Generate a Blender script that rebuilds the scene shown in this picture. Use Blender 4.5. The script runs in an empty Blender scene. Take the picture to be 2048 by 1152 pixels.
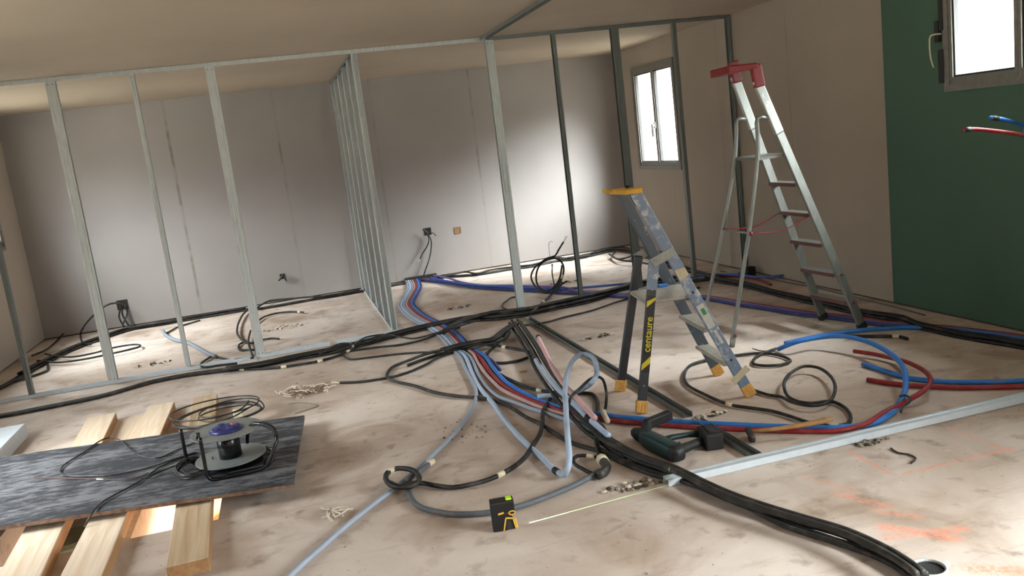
import bpy, bmesh, math, random
from mathutils import Vector, Matrix
random.seed(7)
S = bpy.context.scene
COL = S.collection
# ------------------------------------------------------------------ camera
cam = bpy.data.objects.new('camera', bpy.data.cameras.new('camera'))
COL.objects.link(cam)
_r = Vector((0.9561, -0.2659, -0.1232)); _u = Vector((0.1616, 0.1370, 0.9773)); _f = Vector((0.2436, 0.9542, -0.1740))
_f.normalize(); _r = _f.cross(_u).normalized(); _u = _r.cross(_f).normalized()
cam.matrix_world = Matrix(((_r.x, _u.x, -_f.x, 0), (_r.y, _u.y, -_f.y, 0), (_r.z, _u.z, -_f.z, 1.601), (0, 0, 0, 1)))
cam.data.sensor_width = 36; cam.data.lens = 36 * 1686.79 / 2048
cam.data.clip_start = 0.02; cam.data.clip_end = 400
S.camera = cam
# ------------------------------------------------------------------ colour management, sky, daylight
S.view_settings.view_transform = 'Standard'; S.view_settings.look = 'None'
S.view_settings.gamma = 1; S.view_settings.use_curve_mapping = False
S.view_settings.exposure = 0.0
S.cycles.use_denoising = True
S.cycles.max_bounces = 10; S.cycles.diffuse_bounces = 7
S.cycles.sample_clamp_indirect = 6
W = bpy.data.worlds.new('overcast_sky'); S.world = W; W.use_nodes = True
wn = W.node_tree.nodes; wl = W.node_tree.links
bg = wn['Background']
tc = wn.new('ShaderNodeTexCoord'); sx = wn.new('ShaderNodeSeparateXYZ'); rmp = wn.new('ShaderNodeValToRGB')
wl.new(tc.outputs['Generated'], sx.inputs[0]); wl.new(sx.outputs['Z'], rmp.inputs[0]); wl.new(rmp.outputs[0], bg.inputs['Color'])
rmp.color_ramp.elements[0].color = (0.09, 0.093, 0.096, 1); rmp.color_ramp.elements[1].color = (1.85, 1.92, 2.02, 1)
e_ = rmp.color_ramp.elements.new(.12); e_.color = (0.22, 0.228, 0.235, 1); e_ = rmp.color_ramp.elements.new(.55); e_.color = (0.85, 0.88, 0.93, 1)
# the sun behind thin cloud: a broad bright part of the sky, right and behind the viewer
_vm = wn.new('ShaderNodeVectorMath'); _vm.operation = 'DOT_PRODUCT'; wl.new(tc.outputs['Generated'], _vm.inputs[0]); _vm.inputs[1].default_value = Vector((.66, -.50, .70)).normalized()
_mr = wn.new('ShaderNodeMapRange'); _mr.interpolation_type = 'SMOOTHSTEP'; wl.new(_vm.outputs['Value'], _mr.inputs[0]); _mr.inputs[1].default_value = .83; _mr.inputs[2].default_value = 1.0; _mr.inputs[3].default_value = 0; _mr.inputs[4].default_value = 7.0
_ad = wn.new('ShaderNodeMixRGB'); _ad.blend_type = 'ADD'; _ad.inputs[0].default_value = 1; wl.new(rmp.outputs[0], _ad.inputs[1]); _vm2 = wn.new('ShaderNodeVectorMath'); _vm2.operation = 'DOT_PRODUCT'; wl.new(tc.outputs['Generated'], _vm2.inputs[0]); _vm2.inputs[1].default_value = Vector((-.66, -.42, .66)).normalized()
_mr2 = wn.new('ShaderNodeMapRange'); _mr2.interpolation_type = 'SMOOTHSTEP'; wl.new(_vm2.outputs['Value'], _mr2.inputs[0]); _mr2.inputs[1].default_value = .78; _mr2.inputs[2].default_value = 1.0; _mr2.inputs[3].default_value = 0; _mr2.inputs[4].default_value = 1.5  # second, weaker bright patch of sky, added for the left rooms
_sm = wn.new('ShaderNodeMath'); _sm.operation = 'ADD'; wl.new(_mr.outputs[0], _sm.inputs[0]); wl.new(_mr2.outputs[0], _sm.inputs[1])
wl.new(_sm.outputs[0], _ad.inputs[2]); wl.new(_ad.outputs[0], bg.inputs['Color'])
bg.inputs['Strength'].default_value = 25.0
# room numbers (metres)
H = 2.5; XL = -2.828; XR = 4.367; YB = 10.45; YF = -3.2; Y1 = 7.493; XP = 0.787; XQ = 1.919
def portal(name, loc, rot, sx_, sy_):
    L = bpy.data.lights.new(name, 'AREA'); L.shape = 'RECTANGLE'; L.size = sx_; L.size_y = sy_
    L.cycles.is_portal = True
    o = bpy.data.objects.new(name, L); COL.objects.link(o); o.location = loc; o.rotation_euler = rot
    return o
# openings: (y0,y1,z0,z1) in the side walls, (x0,x1,z0,z1) in the wall behind the camera
WIN_R = [(8.73, 9.88, 1.02, 2.26), (3.62, 4.79, 1.55, 2.3), (-2.3, .7, 0.4, 2.2)]
WIN_L = [(7.75, 9.76, 1.1, 2.3), (3.7, 5.2, 0.0, 2.1)]
WIN_F = [(-.4, 1.4, 0.95, 2.1)]
for a in WIN_R:
    portal('daylight_portal', (XR + .24, (a[0]+a[1])/2, (a[2]+a[3])/2), (0, math.radians(90), 0), a[3]-a[2], a[1]-a[0])
for a in WIN_L:
    portal('daylight_portal', (XL - .24, (a[0]+a[1])/2, (a[2]+a[3])/2), (0, math.radians(-90), 0), a[3]-a[2], a[1]-a[0])
for a in WIN_F:
    portal('daylight_portal', ((a[0]+a[1])/2, YF - .24, (a[2]+a[3])/2), (math.radians(90), 0, math.radians(0)), a[1]-a[0], a[3]-a[2])

# ------------------------------------------------------------------ materials
def newmat(name):
    m = bpy.data.materials.new(name); m.use_nodes = True
    return m, m.node_tree.nodes, m.node_tree.links, m.node_tree.nodes['Principled BSDF']
def rgb(h):
    h = h.lstrip('#'); c = [int(h[i:i+2], 16)/255 for i in (0, 2, 4)]
    return tuple(((x/12.92) if x <= 0.04045 else ((x+0.055)/1.055)**2.4) for x in c) + (1,)
def simple(name, col, rough=0.6, metal=0.0, var=0.12, scale=25, bump=0.0, spec=0.5):
    m, n, l, b = newmat(name)
    c = rgb(col)
    t = n.new('ShaderNodeTexCoord'); z = n.new('ShaderNodeTexNoise'); z.inputs['Scale'].default_value = scale; z.inputs['Detail'].default_value = 4
    l.new(t.outputs['Object'], z.inputs['Vector'])
    r = n.new('ShaderNodeValToRGB'); l.new(z.outputs['Fac'], r.inputs[0])
    r.color_ramp.elements[0].position = .3; r.color_ramp.elements[1].position = .7
    r.color_ramp.elements[0].color = tuple(max(0, v*(1-var)) for v in c[:3]) + (1,)
    r.color_ramp.elements[1].color = tuple(min(1, v*(1+var)) for v in c[:3]) + (1,)
    l.new(r.outputs[0], b.inputs['Base Color'])
    b.inputs['Roughness'].default_value = rough; b.inputs['Metallic'].default_value = metal
    b.inputs['Specular IOR Level'].default_value = spec
    if bump:
        bp = n.new('ShaderNodeBump'); bp.inputs['Strength'].default_value = bump; bp.inputs['Distance'].default_value = .002
        l.new(z.outputs['Fac'], bp.inputs['Height']); l.new(bp.outputs[0], b.inputs['Normal'])
    return m
def conduit_mat(name, col, rough=0.45, ribs=True, spec=0.4):
    m, n, l, b = newmat(name); b.inputs['Base Color'].default_value = rgb(col); b.inputs['Roughness'].default_value = rough
    b.inputs['Specular IOR Level'].default_value = spec
    z = n.new('ShaderNodeTexNoise'); z.inputs['Scale'].default_value = 14; t = n.new('ShaderNodeTexCoord'); l.new(t.outputs['Object'], z.inputs['Vector'])
    mx = n.new('ShaderNodeMixRGB'); mx.blend_type = 'MIX'; mx.inputs[1].default_value = rgb(col); mx.inputs[2].default_value = rgb('#8f857a')
    mr = n.new('ShaderNodeMapRange'); mr.inputs[1].default_value = .5; mr.inputs[2].default_value = .8; mr.inputs[4].default_value = .28
    l.new(z.outputs['Fac'], mr.inputs[0]); l.new(mr.outputs[0], mx.inputs[0]); l.new(mx.outputs[0], b.inputs['Base Color'])
    if ribs:
        uv = n.new('ShaderNodeUVMap'); s = n.new('ShaderNodeSeparateXYZ'); l.new(uv.outputs[0], s.inputs[0])
        mu = n.new('ShaderNodeMath'); mu.operation = 'MULTIPLY'; mu.inputs[1].default_value = 2*math.pi/.0045; l.new(s.outputs['Y'], mu.inputs[0])
        si = n.new('ShaderNodeMath'); si.operation = 'SINE'; l.new(mu.outputs[0], si.inputs[0])
        bp = n.new('ShaderNodeBump'); bp.inputs['Strength'].default_value = .35; bp.inputs['Distance'].default_value = .001
        l.new(si.outputs[0], bp.inputs['Height']); l.new(bp.outputs[0], b.inputs['Normal'])
    return m
def board_mat(name, col, joints, axis, dirt_and_gap='#6a6258', dark_strength=.55):
    """gypsum board: paper colour, cloudy dust, sheet joints with chipped dark filler at given coordinates"""
    m, n, l, b = newmat(name)
    t = n.new('ShaderNodeTexCoord'); s = n.new('ShaderNodeSeparateXYZ'); l.new(t.outputs['Object'], s.inputs[0])
    z = n.new('ShaderNodeTexNoise'); z.inputs['Scale'].default_value = .8; z.inputs['Detail'].default_value = 5; l.new(t.outputs['Object'], z.inputs['Vector'])
    r = n.new('ShaderNodeValToRGB'); c = rgb(col)
    r.color_ramp.elements[0].position = .3; r.color_ramp.elements[1].position = .7
    r.color_ramp.elements[0].color = tuple(v*.9 for v in c[:3]) + (1,); r.color_ramp.elements[1].color = tuple(min(1, v*1.06) for v in c[:3]) + (1,)
    l.new(z.outputs['Fac'], r.inputs[0]); out = r.outputs[0]
    z2 = n.new('ShaderNodeTexNoise'); z2.inputs['Scale'].default_value = 3.5; z2.inputs['Detail'].default_value = 6; l.new(t.outputs['Object'], z2.inputs['Vector'])
    for (cx, w, st) in joints:
        # wobble
        a = n.new('ShaderNodeMath'); a.operation = 'SUBTRACT'; l.new(s.outputs[axis], a.inputs[0]); a.inputs[1].default_value = cx
        wb = n.new('ShaderNodeMath'); wb.operation = 'MULTIPLY_ADD'; l.new(z2.outputs['Fac'], wb.inputs[0]); wb.inputs[1].default_value = .02; l.new(a.outputs[0], wb.inputs[2])
        ab = n.new('ShaderNodeMath'); ab.operation = 'ABSOLUTE'; l.new(wb.outputs[0], ab.inputs[0])
        mr = n.new('ShaderNodeMapRange'); mr.inputs[1].default_value = w*.4; mr.inputs[2].default_value = w; mr.inputs[3].default_value = 1; mr.inputs[4].default_value = 0
        l.new(ab.outputs[0], mr.inputs[0])
        mk = n.new('ShaderNodeMapRange'); mk.inputs[1].default_value = .48; mk.inputs[2].default_value = .6; mk.inputs[3].default_value = .25*st; mk.inputs[4].default_value = st
        l.new(z2.outputs['Fac'], mk.inputs[0])
        mu = n.new('ShaderNodeMath'); mu.operation = 'MULTIPLY'; l.new(mr.outputs[0], mu.inputs[0]); l.new(mk.outputs[0], mu.inputs[1])
        mx = n.new('ShaderNodeMixRGB'); l.new(mu.outputs[0], mx.inputs[0]); l.new(out, mx.inputs[1]); mx.inputs[2].default_value = rgb(dirt_and_gap); out = mx.outputs[0]
    l.new(out, b.inputs['Base Color']); b.inputs['Roughness'].default_value = .85; b.inputs['Specular IOR Level'].default_value = .25
    return m
def galv_mat(name, col='#dde3e4', rough=.36, metal=.35):
    m, n, l, b = newmat(name)
    t = n.new('ShaderNodeTexCoord'); mp = n.new('ShaderNodeMapping'); mp.inputs['Scale'].default_value = (40, 40, 3); l.new(t.outputs['Object'], mp.inputs[0])
    z = n.new('ShaderNodeTexNoise'); z.inputs['Scale'].default_value = 3; z.inputs['Detail'].default_value = 5; l.new(mp.outputs[0], z.inputs['Vector'])
    r = n.new('ShaderNodeValToRGB'); c = rgb(col); r.color_ramp.elements[0].position = .3; r.color_ramp.elements[1].position = .7
    r.color_ramp.elements[0].color = tuple(v*.75 for v in c[:3]) + (1,); r.color_ramp.elements[1].color = c
    l.new(z.outputs['Fac'], r.inputs[0]); l.new(r.outputs[0], b.inputs['Base Color'])
    mr = n.new('ShaderNodeMapRange'); mr.inputs[3].default_value = rough-.1; mr.inputs[4].default_value = rough+.15; l.new(z.outputs['Fac'], mr.inputs[0]); l.new(mr.outputs[0], b.inputs['Roughness'])
    b.inputs['Metallic'].default_value = metal
    return m
def wood_mat(name, col, dark, axis=(1.5, .25, 14)):
    m, n, l, b = newmat(name)
    t = n.new('ShaderNodeTexCoord'); mp = n.new('ShaderNodeMapping'); mp.inputs['Scale'].default_value = (18, 1.2, 18); l.new(t.outputs['Object'], mp.inputs[0])
    z = n.new('ShaderNodeTexNoise'); z.inputs['Scale'].default_value = 1.6; z.inputs['Detail'].default_value = 8; z.inputs['Distortion'].default_value = .6; l.new(mp.outputs[0], z.inputs['Vector'])
    r = n.new('ShaderNodeValToRGB'); r.color_ramp.elements[0].position = .3; r.color_ramp.elements[1].position = .68
    r.color_ramp.elements[0].color = rgb(dark); r.color_ramp.elements[1].color = rgb(col)
    l.new(z.outputs['Fac'], r.inputs[0]); l.new(r.outputs[0], b.inputs['Base Color']); b.inputs['Roughness'].default_value = .65
    return m
def spattered_mat(name, col, spot, amount=.62, scale=22, rough=.5, stretch=(1, 1, 1), metal=0.0):
    m, n, l, b = newmat(name)
    t = n.new('ShaderNodeTexCoord'); mp = n.new('ShaderNodeMapping'); mp.inputs['Scale'].default_value = stretch; l.new(t.outputs['Object'], mp.inputs[0])
    z = n.new('ShaderNodeTexNoise'); z.inputs['Scale'].default_value = scale; z.inputs['Detail'].default_value = 6; z.inputs['Roughness'].default_value = .7; l.new(mp.outputs[0], z.inputs['Vector'])
    z3 = n.new('ShaderNodeTexNoise'); z3.inputs['Scale'].default_value = scale*.18; z3.inputs['Detail'].default_value = 2; l.new(mp.outputs[0], z3.inputs['Vector'])
    ad = n.new('ShaderNodeMath'); ad.operation = 'MULTIPLY_ADD'; l.new(z3.outputs['Fac'], ad.inputs[0]); ad.inputs[1].default_value = .5; l.new(z.outputs['Fac'], ad.inputs[2])
    mr = n.new('ShaderNodeMapRange'); mr.inputs[1].default_value = amount+.2; mr.inputs[2].default_value = amount+.36; l.new(ad.outputs[0], mr.inputs[0])
    mx = n.new('ShaderNodeMixRGB'); mx.inputs[1].default_value = rgb(col); mx.inputs[2].default_value = rgb(spot); l.new(mr.outputs[0], mx.inputs[0])
    l.new(mx.outputs[0], b.inputs['Base Color']); b.inputs['Roughness'].default_value = rough; b.inputs['Metallic'].default_value = metal
    return m

M = {}
M['ceiling'] = board_mat('ceiling_plasterboard', '#aa9d8e', [], 'X')
M['wall_back'] = board_mat('wall_plasterboard', '#9b9593', [(-1.115, .022, .7), (.085, .02, .5), (1.22, .018, .3), (2.45, .02, .45)], 'X')
M['wall_left'] = board_mat('wall_plasterboard_left', '#b5ab9f', [(8.4, .012, .2)], 'Y')
M['wall_right'] = board_mat('wall_plasterboard_right', '#a1968a', [(6.6, .012, .35), (7.8, .012, .3), (9.0, .01, .2)], 'Y')
M['green'] = board_mat('green_moisture_board', '#4a6556', [(4.2, .006, .15)], 'Y', dirt_and_gap='#35503f')
M['galv'] = galv_mat('galvanised_steel'); M['galv_dark'] = galv_mat('galvanised_steel_dusty', '#7e8482', .5, .5)  # darker tone of the same steel, for some studs and tracks
M['alu'] = galv_mat('ladder_aluminium', '#8f918d', .42, .7)
M['rail'] = simple('pale_galvanised_rail', '#cfd7df', .4, .15, .06)
M['wood'] = wood_mat('pale_planed_softwood', '#e6d3bd', '#cfb496'); M['wood_edge'] = wood_mat('sawn_softwood_edge', '#a98560', '#94693f')
M['plank_dirty'] = wood_mat('dusty_softwood', '#c7b196', '#a78a68')
M['form'] = spattered_mat('film_faced_plywood', '#2a2b31', '#6a6a6e', .50, 9, .68, (1, 3.0, 1))
M['ply_edge'] = wood_mat('plywood_edge', '#8b6d5a', '#5d4438')
M['black'] = conduit_mat('black_conduit', '#1b1a1a', .5); M['black_dusty'] = conduit_mat('dusty_black_conduit', '#2b2926', .6)
M['black_s'] = conduit_mat('smooth_black_cable', '#201f20', .4, False)
M['grey_c'] = conduit_mat('grey_conduit', '#5b6066', .5); M['grey_lt'] = conduit_mat('grey_blue_sheath', '#808894', .5)
M['lav'] = conduit_mat('pale_grey_blue_conduit', '#9fa9ba', .42); M['sky'] = conduit_mat('pale_blue_conduit', '#b5c8e2', .4)
M['pink'] = conduit_mat('pale_pink_conduit', '#dbb0b2', .42); M['pink2'] = conduit_mat('dusty_pink_conduit', '#c4a09c', .45)
M['red'] = conduit_mat('dark_red_conduit', '#8c1f24', .4); M['blue'] = conduit_mat('bright_blue_conduit', '#2a73c4', .38)
M['blue2'] = conduit_mat('blue_conduit', '#3c5ea6', .42); M['navy'] = conduit_mat('dark_blue_conduit', '#2c346e', .42)
M['purple'] = conduit_mat('violet_conduit', '#7c639f', .42); M['redblack'] = simple('brown_red_rod', '#4a2b28', .6)
M['tape'] = simple('cream_tape', '#d9cdb0', .7, 0, .1, 60)
M['grey_tape'] = simple('grey_tape', '#9a9ea0', .5)
M['plastic_black'] = simple('black_plastic', '#161618', .38, 0, .15, 40); M['rubber'] = simple('dark_rubber', '#232222', .7)
M['reel_disc'] = galv_mat('reel_disc_metal', '#9a9d9c', .42, .5); M['enamel'] = simple('glossy_black_enamel', '#0e0e10', .25)
M['reel_blue'] = simple('dark_blue_plastic', '#2a2f6e', .35, 0, .2, 60); M['skin_red'] = simple('reddish_label', '#a06a66', .5)
M['yellow'] = simple('yellow_plastic', '#d8a42c', .45, 0, .12, 30); M['foot_yellow'] = simple('worn_yellow_rubber', '#d8a658', .6, 0, .15, 40)
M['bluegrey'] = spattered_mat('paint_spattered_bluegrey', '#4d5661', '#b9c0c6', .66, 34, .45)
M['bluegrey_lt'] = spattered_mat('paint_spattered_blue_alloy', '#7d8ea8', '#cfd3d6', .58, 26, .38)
M['darkgrey'] = spattered_mat('dark_grey_leg', '#34373d', '#a6a9ab', .82, 30, .45)
M['tread'] = simple('dusty_alloy_tread', '#aeaaa0', .5, .35); M['sticker_y'] = simple('yellow_sticker', '#dccb2e', .5, 0, .04); M['ink'] = simple('black_print', '#1a1a18', .5)
M['sticker_w'] = simple('white_green_sticker', '#dcdcd6', .5); M['sticker_g'] = simple('green_print', '#3f9159', .5)
M['red_pl'] = simple('red_plastic', '#7c1620', .35, 0, .15, 30); M['step_red'] = simple('worn_dark_red_step_edge', '#5b3634', .5); M['alu_spat'] = spattered_mat('spattered_aluminium', '#aeb0ab', '#e0dcd4', .6, 26, .38, (1, 1, 1), .55)
M['teal'] = simple('dark_teal_plastic', '#0d3233', .5, 0, .12); M['drill_blk'] = simple('matt_black_grip', '#1c1c1d', .55)
M['lime'] = simple('lime_button', '#c4f23c', .4); M['yel2'] = simple('tool_yellow', '#e0b03a', .4)
M['frame'] = simple('grey_window_frame', '#77746d', .45, .2); M['frame_dark'] = simple('black_rubber_gasket', '#1a1a1a', .6)
M['render'] = simple('white_render_wall', '#e9e6e0', .8); M['roof'] = simple('terracotta_roof', '#c98a63', .8); M['hedge'] = simple('hedge_leaves', '#5f8a35', .8, 0, .5, 9)
M['ground'] = simple('earth_and_gravel', '#7d776a', .9, 0, .15, 2); M['rubble'] = simple('mortar_rubble', '#8c8174', .9, 0, .35, 30, .5); M['dirt'] = simple('dark_dirt', '#4a3f35', .95, 0, .3, 40)
M['shaving'] = simple('pale_wood_shaving', '#d8ccbc', .7); M['brown_stick'] = simple('brown_splinters', '#7a6250', .8)
M['hammerwood'] = simple('worn_hammer_wood', '#a87e4e', .6, 0, .2, 20); M['iron'] = simple('rusty_iron', '#3e3833', .6, .5)
M['lower'] = simple('lower_storey_concrete', '#c2b8ac', .85); M['lower_wood'] = simple('lit_cardboard', '#d9a27c', .8); M['drum'] = simple('grey_green_drum', '#8b8b74', .6)
M['box_dark'] = simple('wall_box_dark', '#241c18', .6); M['cut'] = simple('cut_board_edge', '#8a6a4a', .9)
gm, gn, gl, gb = newmat('window_glass')
gb.inputs['Base Color'].default_value = (1, 1, 1, 1); gb.inputs['Roughness'].default_value = 0; gb.inputs['Transmission Weight'].default_value = 1; gb.inputs['IOR'].default_value = 1.01
M['glass'] = gm

# floor: pale screed, brown damp patches, scuffs, sprayed orange setting-out marks
def floor_mat():
    m, n, l, b = newmat('screed_floor')
    t = n.new('ShaderNodeTexCoord'); P = t.outputs['Object']
    def noise(scale, det=5, dist=0, src=P, rough=.55):
        z = n.new('ShaderNodeTexNoise'); z.inputs['Scale'].default_value = scale; z.inputs['Detail'].default_value = det; z.inputs['Distortion'].default_value = dist; z.inputs['Roughness'].default_value = rough
        l.new(src, z.inputs['Vector']); return z.outputs['Fac']
    def mrange(src, a, b_, c=0, d=1):
        q = n.new('ShaderNodeMapRange'); q.inputs[1].default_value = a; q.inputs[2].default_value = b_; q.inputs[3].default_value = c; q.inputs[4].default_value = d; l.new(src, q.inputs[0]); return q.outputs[0]
    def mix(f, a, col):
        x = n.new('ShaderNodeMixRGB'); l.new(f, x.inputs[0]); l.new(a, x.inputs[1]); x.inputs[2].default_value = rgb(col); return x.outputs[0]
    def mul(a, b_):
        q = n.new('ShaderNodeMath'); q.operation = 'MULTIPLY'; l.new(a, q.inputs[0])
        if isinstance(b_, float): q.inputs[1].default_value = b_
        else: l.new(b_, q.inputs[1])
        return q.outputs[0]
    r = n.new('ShaderNodeValToRGB'); l.new(noise(.9, 6, .4), r.inputs[0])
    r.color_ramp.elements[0].position = .3; r.color_ramp.elements[1].position = .68
    r.color_ramp.elements[0].color = rgb('#ae9b8c'); r.color_ramp.elements[1].color = rgb('#dfd2c9')
    c = r.outputs[0]
    c = mix(mul(mrange(noise(1.7, 7, .8), .5, .66), .6), c, '#8f7661')
    mp = n.new('ShaderNodeMapping'); mp.inputs['Scale'].default_value = (1.2, 5, 1); mp.inputs['Rotation'].default_value = (0, 0, .25); l.new(P, mp.inputs[0])
    c = mix(mul(mrange(noise(2.2, 6, .5, mp.outputs[0]), .56, .72), .35), c, '#8d7967')
    c = mix(mul(mrange(noise(7, 6, .3), .58, .72), .6), c, '#7a6857')
    c = mix(mul(mrange(noise(38, 4, 0), .665, .73), .7), c, '#5d4f43')
    c = mix(mul(mrange(noise(16, 5, .6), .66, .74), .4), c, '#d9cfc2')
    # orange spray strokes: distance to segments on the ground
    fuzz = noise(30, 4); speck = mrange(noise(55, 5), .36, .56)
    s = n.new('ShaderNodeSeparateXYZ'); l.new(P, s.inputs[0])
    strokes = STROKES
    acc = None
    for (ax, ay), (bx_, by_), w, st in strokes:
        dx, dy = bx_-ax, by_-ay; L2 = dx*dx+dy*dy; Ln = math.sqrt(L2); ux, uy = dx/Ln, dy/Ln
        def dotc(cx, cy, k):
            a1 = n.new('ShaderNodeMath'); a1.operation = 'MULTIPLY_ADD'; l.new(s.outputs['X'], a1.inputs[0]); a1.inputs[1].default_value = cx; a1.inputs[2].default_value = k
            a2 = n.new('ShaderNodeMath'); a2.operation = 'MULTIPLY_ADD'; l.new(s.outputs['Y'], a2.inputs[0]); a2.inputs[1].default_value = cy; l.new(a1.outputs[0], a2.inputs[2]); return a2.outputs[0]
        along = dotc(ux, uy, -(ax*ux+ay*uy)-Ln/2); across = dotc(-uy, ux, (ax*uy-ay*ux))
        aa = n.new('ShaderNodeMath'); aa.operation = 'ABSOLUTE'; l.new(along, aa.inputs[0])
        bb = n.new('ShaderNodeMath'); bb.operation = 'ABSOLUTE'; l.new(across, bb.inputs[0])
        e1 = mrange(aa.outputs[0], Ln/2-.03, Ln/2+.01, 1, 0); e2 = mrange(bb.outputs[0], w*.35, w, st, 0)
        v = mul(e1, e2)
        if acc is None: acc = v
        else:
            q = n.new('ShaderNodeMath'); q.operation = 'MAXIMUM'; l.new(acc, q.inputs[0]); l.new(v, q.inputs[1]); acc = q.outputs[0]
    c = mix(mul(acc, speck), c, '#ef9478')
    l.new(c, b.inputs['Base Color']); b.inputs['Roughness'].default_value = .8; b.inputs['Specular IOR Level'].default_value = .3
    bp = n.new('ShaderNodeBump'); bp.inputs['Strength'].default_value = .25; bp.inputs['Distance'].default_value = .004; l.new(noise(20, 6), bp.inputs['Height']); l.new(bp.outputs[0], b.inputs['Normal'])
    return m
_sp = [(2.315,3.21,0),(2.297,2.889,0),(2.322,2.873,0),(2.908,2.857,0),(2.856,3.192,0),(2.866,2.816,0),(1.979,3.086,0),(2.08,2.817,0),(1.98,2.877,0),(2.105,2.642,0),(2.012,2.67,0),(2.141,2.522,0),(1.949,2.561,0),(2.136,2.322,0),(1.901,2.474,0),(2.218,2.385,0),(1.987,2.185,0),(2.156,2.068,0)]
STROKES = [((_sp[i][0], _sp[i][1]), (_sp[i+1][0], _sp[i+1][1]), w, st) for i, w, st in
           [(0, .012, .8), (2, .014, .7), (4, .012, .75), (6, .03, .3), (8, .03, .5), (10, .03, .45), (12, .04, .75), (14, .035, .6), (16, .045, .8)]]
M['floor'] = floor_mat()

# ------------------------------------------------------------------ mesh helpers
def link(name, bm, mat, parent=None, smooth=False, mats=None):
    me = bpy.data.meshes.new(name)
    bmesh.ops.recalc_face_normals(bm, faces=bm.faces[:]) if not getattr(bm, 'keep', False) else None
    bm.to_mesh(me); bm.free()
    for x in ([mat] if mats is None else mats): me.materials.append(x)
    if smooth:
        for p in me.polygons: p.use_smooth = True
    o = bpy.data.objects.new(name, me); COL.objects.link(o)
    if parent: o.parent = parent
    return o
def tag(o, label=None, cat=None, group=None, kind=None):
    if label: o['label'] = label
    if cat: o['category'] = cat
    if group: o['group'] = group
    if kind: o['kind'] = kind
    return o
def thing(name, label, cat, loc=(0, 0, 0), rz=0, group=None):
    o = bpy.data.objects.new(name, None); COL.objects.link(o); o.location = loc; o.rotation_euler = (0, 0, rz); o.empty_display_size = .05
    return tag(o, label, cat, group)
def box(bm, x0, x1, y0, y1, z0, z1, mat=None, mi=0):
    v = [bm.verts.new((x, y, z)) for z in (z0, z1) for y in (y0, y1) for x in (x0, x1)]
    if mat is not None:
        for q in v: q.co = mat @ q.co
    for f in ((0, 1, 3, 2), (4, 6, 7, 5), (0, 4, 5, 1), (2, 3, 7, 6), (0, 2, 6, 4), (1, 5, 7, 3)):
        bm.faces.new([v[i] for i in f]).material_index = mi
    return v
def bevel(bm, w=.004, seg=2):
    bmesh.ops.bevel(bm, geom=bm.edges[:], offset=w, segments=seg, affect='EDGES', profile=.6)
def frame_from(d, up=Vector((0, 0, 1))):
    d = Vector(d).normalized()
    if abs(d.dot(up)) > .98: up = Vector((0, 1, 0))
    x = d.cross(up).normalized(); y = x.cross(d).normalized()
    return x, y, d
def bar(bm, a, b, w, h, up=(0, 0, 1), mi=0):
    """rectangular bar from a to b, w across, h along the up side"""
    a = Vector(a); b = Vector(b); x, y, d = frame_from(b-a, Vector(up))
    vs = []
    for p in (a, b):
        for sx_, sy_ in ((-1, -1), (1, -1), (1, 1), (-1, 1)): vs.append(bm.verts.new(p + x*sx_*w/2 + y*sy_*h/2))
    for f in ((3, 2, 1, 0), (4, 5, 6, 7), (0, 1, 5, 4), (1, 2, 6, 5), (2, 3, 7, 6), (3, 0, 4, 7)):
        bm.faces.new([vs[i] for i in f]).material_index = mi
def profile(bm, pts, a, b, up=(0, 0, 1)):
    """closed 2D outline swept from a to b"""
    a = Vector(a); b = Vector(b); x, y, d = frame_from(b-a, Vector(up)); n = len(pts)
    r0 = [bm.verts.new(a + x*p[0] + y*p[1]) for p in pts]; r1 = [bm.verts.new(b + x*p[0] + y*p[1]) for p in pts]
    for i in range(n): bm.faces.new([r0[i], r0[(i+1) % n], r1[(i+1) % n], r1[i]])
    bm.faces.new(r0[::-1]); bm.faces.new(r1)
def strip(path, t):
    """thin open polyline -> closed outline of thickness t"""
    L = []; R_ = []
    n = len(path)
    for i in range(n):
        p = Vector(path[i]); d = Vector((0, 0))
        if i > 0: d += (p - Vector(path[i-1])).normalized()
        if i < n-1: d += (Vector(path[i+1]) - p).normalized()
        d.normalize(); nn = Vector((-d.y, d.x)); k = 1.0
        if 0 < i < n-1:
            e = (p - Vector(path[i-1])).normalized(); k = 1/max(.5, abs(Vector((-e.y, e.x)).dot(nn)))
        L.append(p + nn*t/2*k); R_.append(p - nn*t/2*k)
    return [tuple(q) for q in L] + [tuple(q) for q in R_[::-1]]
def smooth_path(pts, step=.03, closed=False):
    P = [Vector(p) for p in pts]; n = len(P); out = []
    if n == 2 and not closed: return P
    segs = n if closed else n-1
    for i in range(segs):
        if closed: p0, p1, p2, p3 = P[(i-1) % n], P[i], P[(i+1) % n], P[(i+2) % n]
        else: p0, p1, p2, p3 = P[max(i-1, 0)], P[i], P[i+1], P[min(i+2, n-1)]
        a = max((p1-p0).length, 1e-4)**.5; b_ = max((p2-p1).length, 1e-4)**.5; c = max((p3-p2).length, 1e-4)**.5
        # centripetal tangents
        m1 = ((p1-p0)/a - (p2-p0)/(a+b_) + (p2-p1)/b_)*b_ if (p1-p0).length > 1e-6 else (p2-p1)
        m2 = ((p2-p1)/b_ - (p3-p1)/(b_+c) + (p3-p2)/c)*b_ if (p3-p2).length > 1e-6 else (p2-p1)
        k = max(2, int((p2-p1).length/step))
        for j in range(k):
            t = j/k; t2 = t*t; t3 = t2*t
            out.append(p1*(2*t3-3*t2+1) + m1*(t3-2*t2+t) + p2*(-2*t3+3*t2) + m2*(t3-t2))
    if not closed: out.append(P[-1])
    return out
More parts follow.
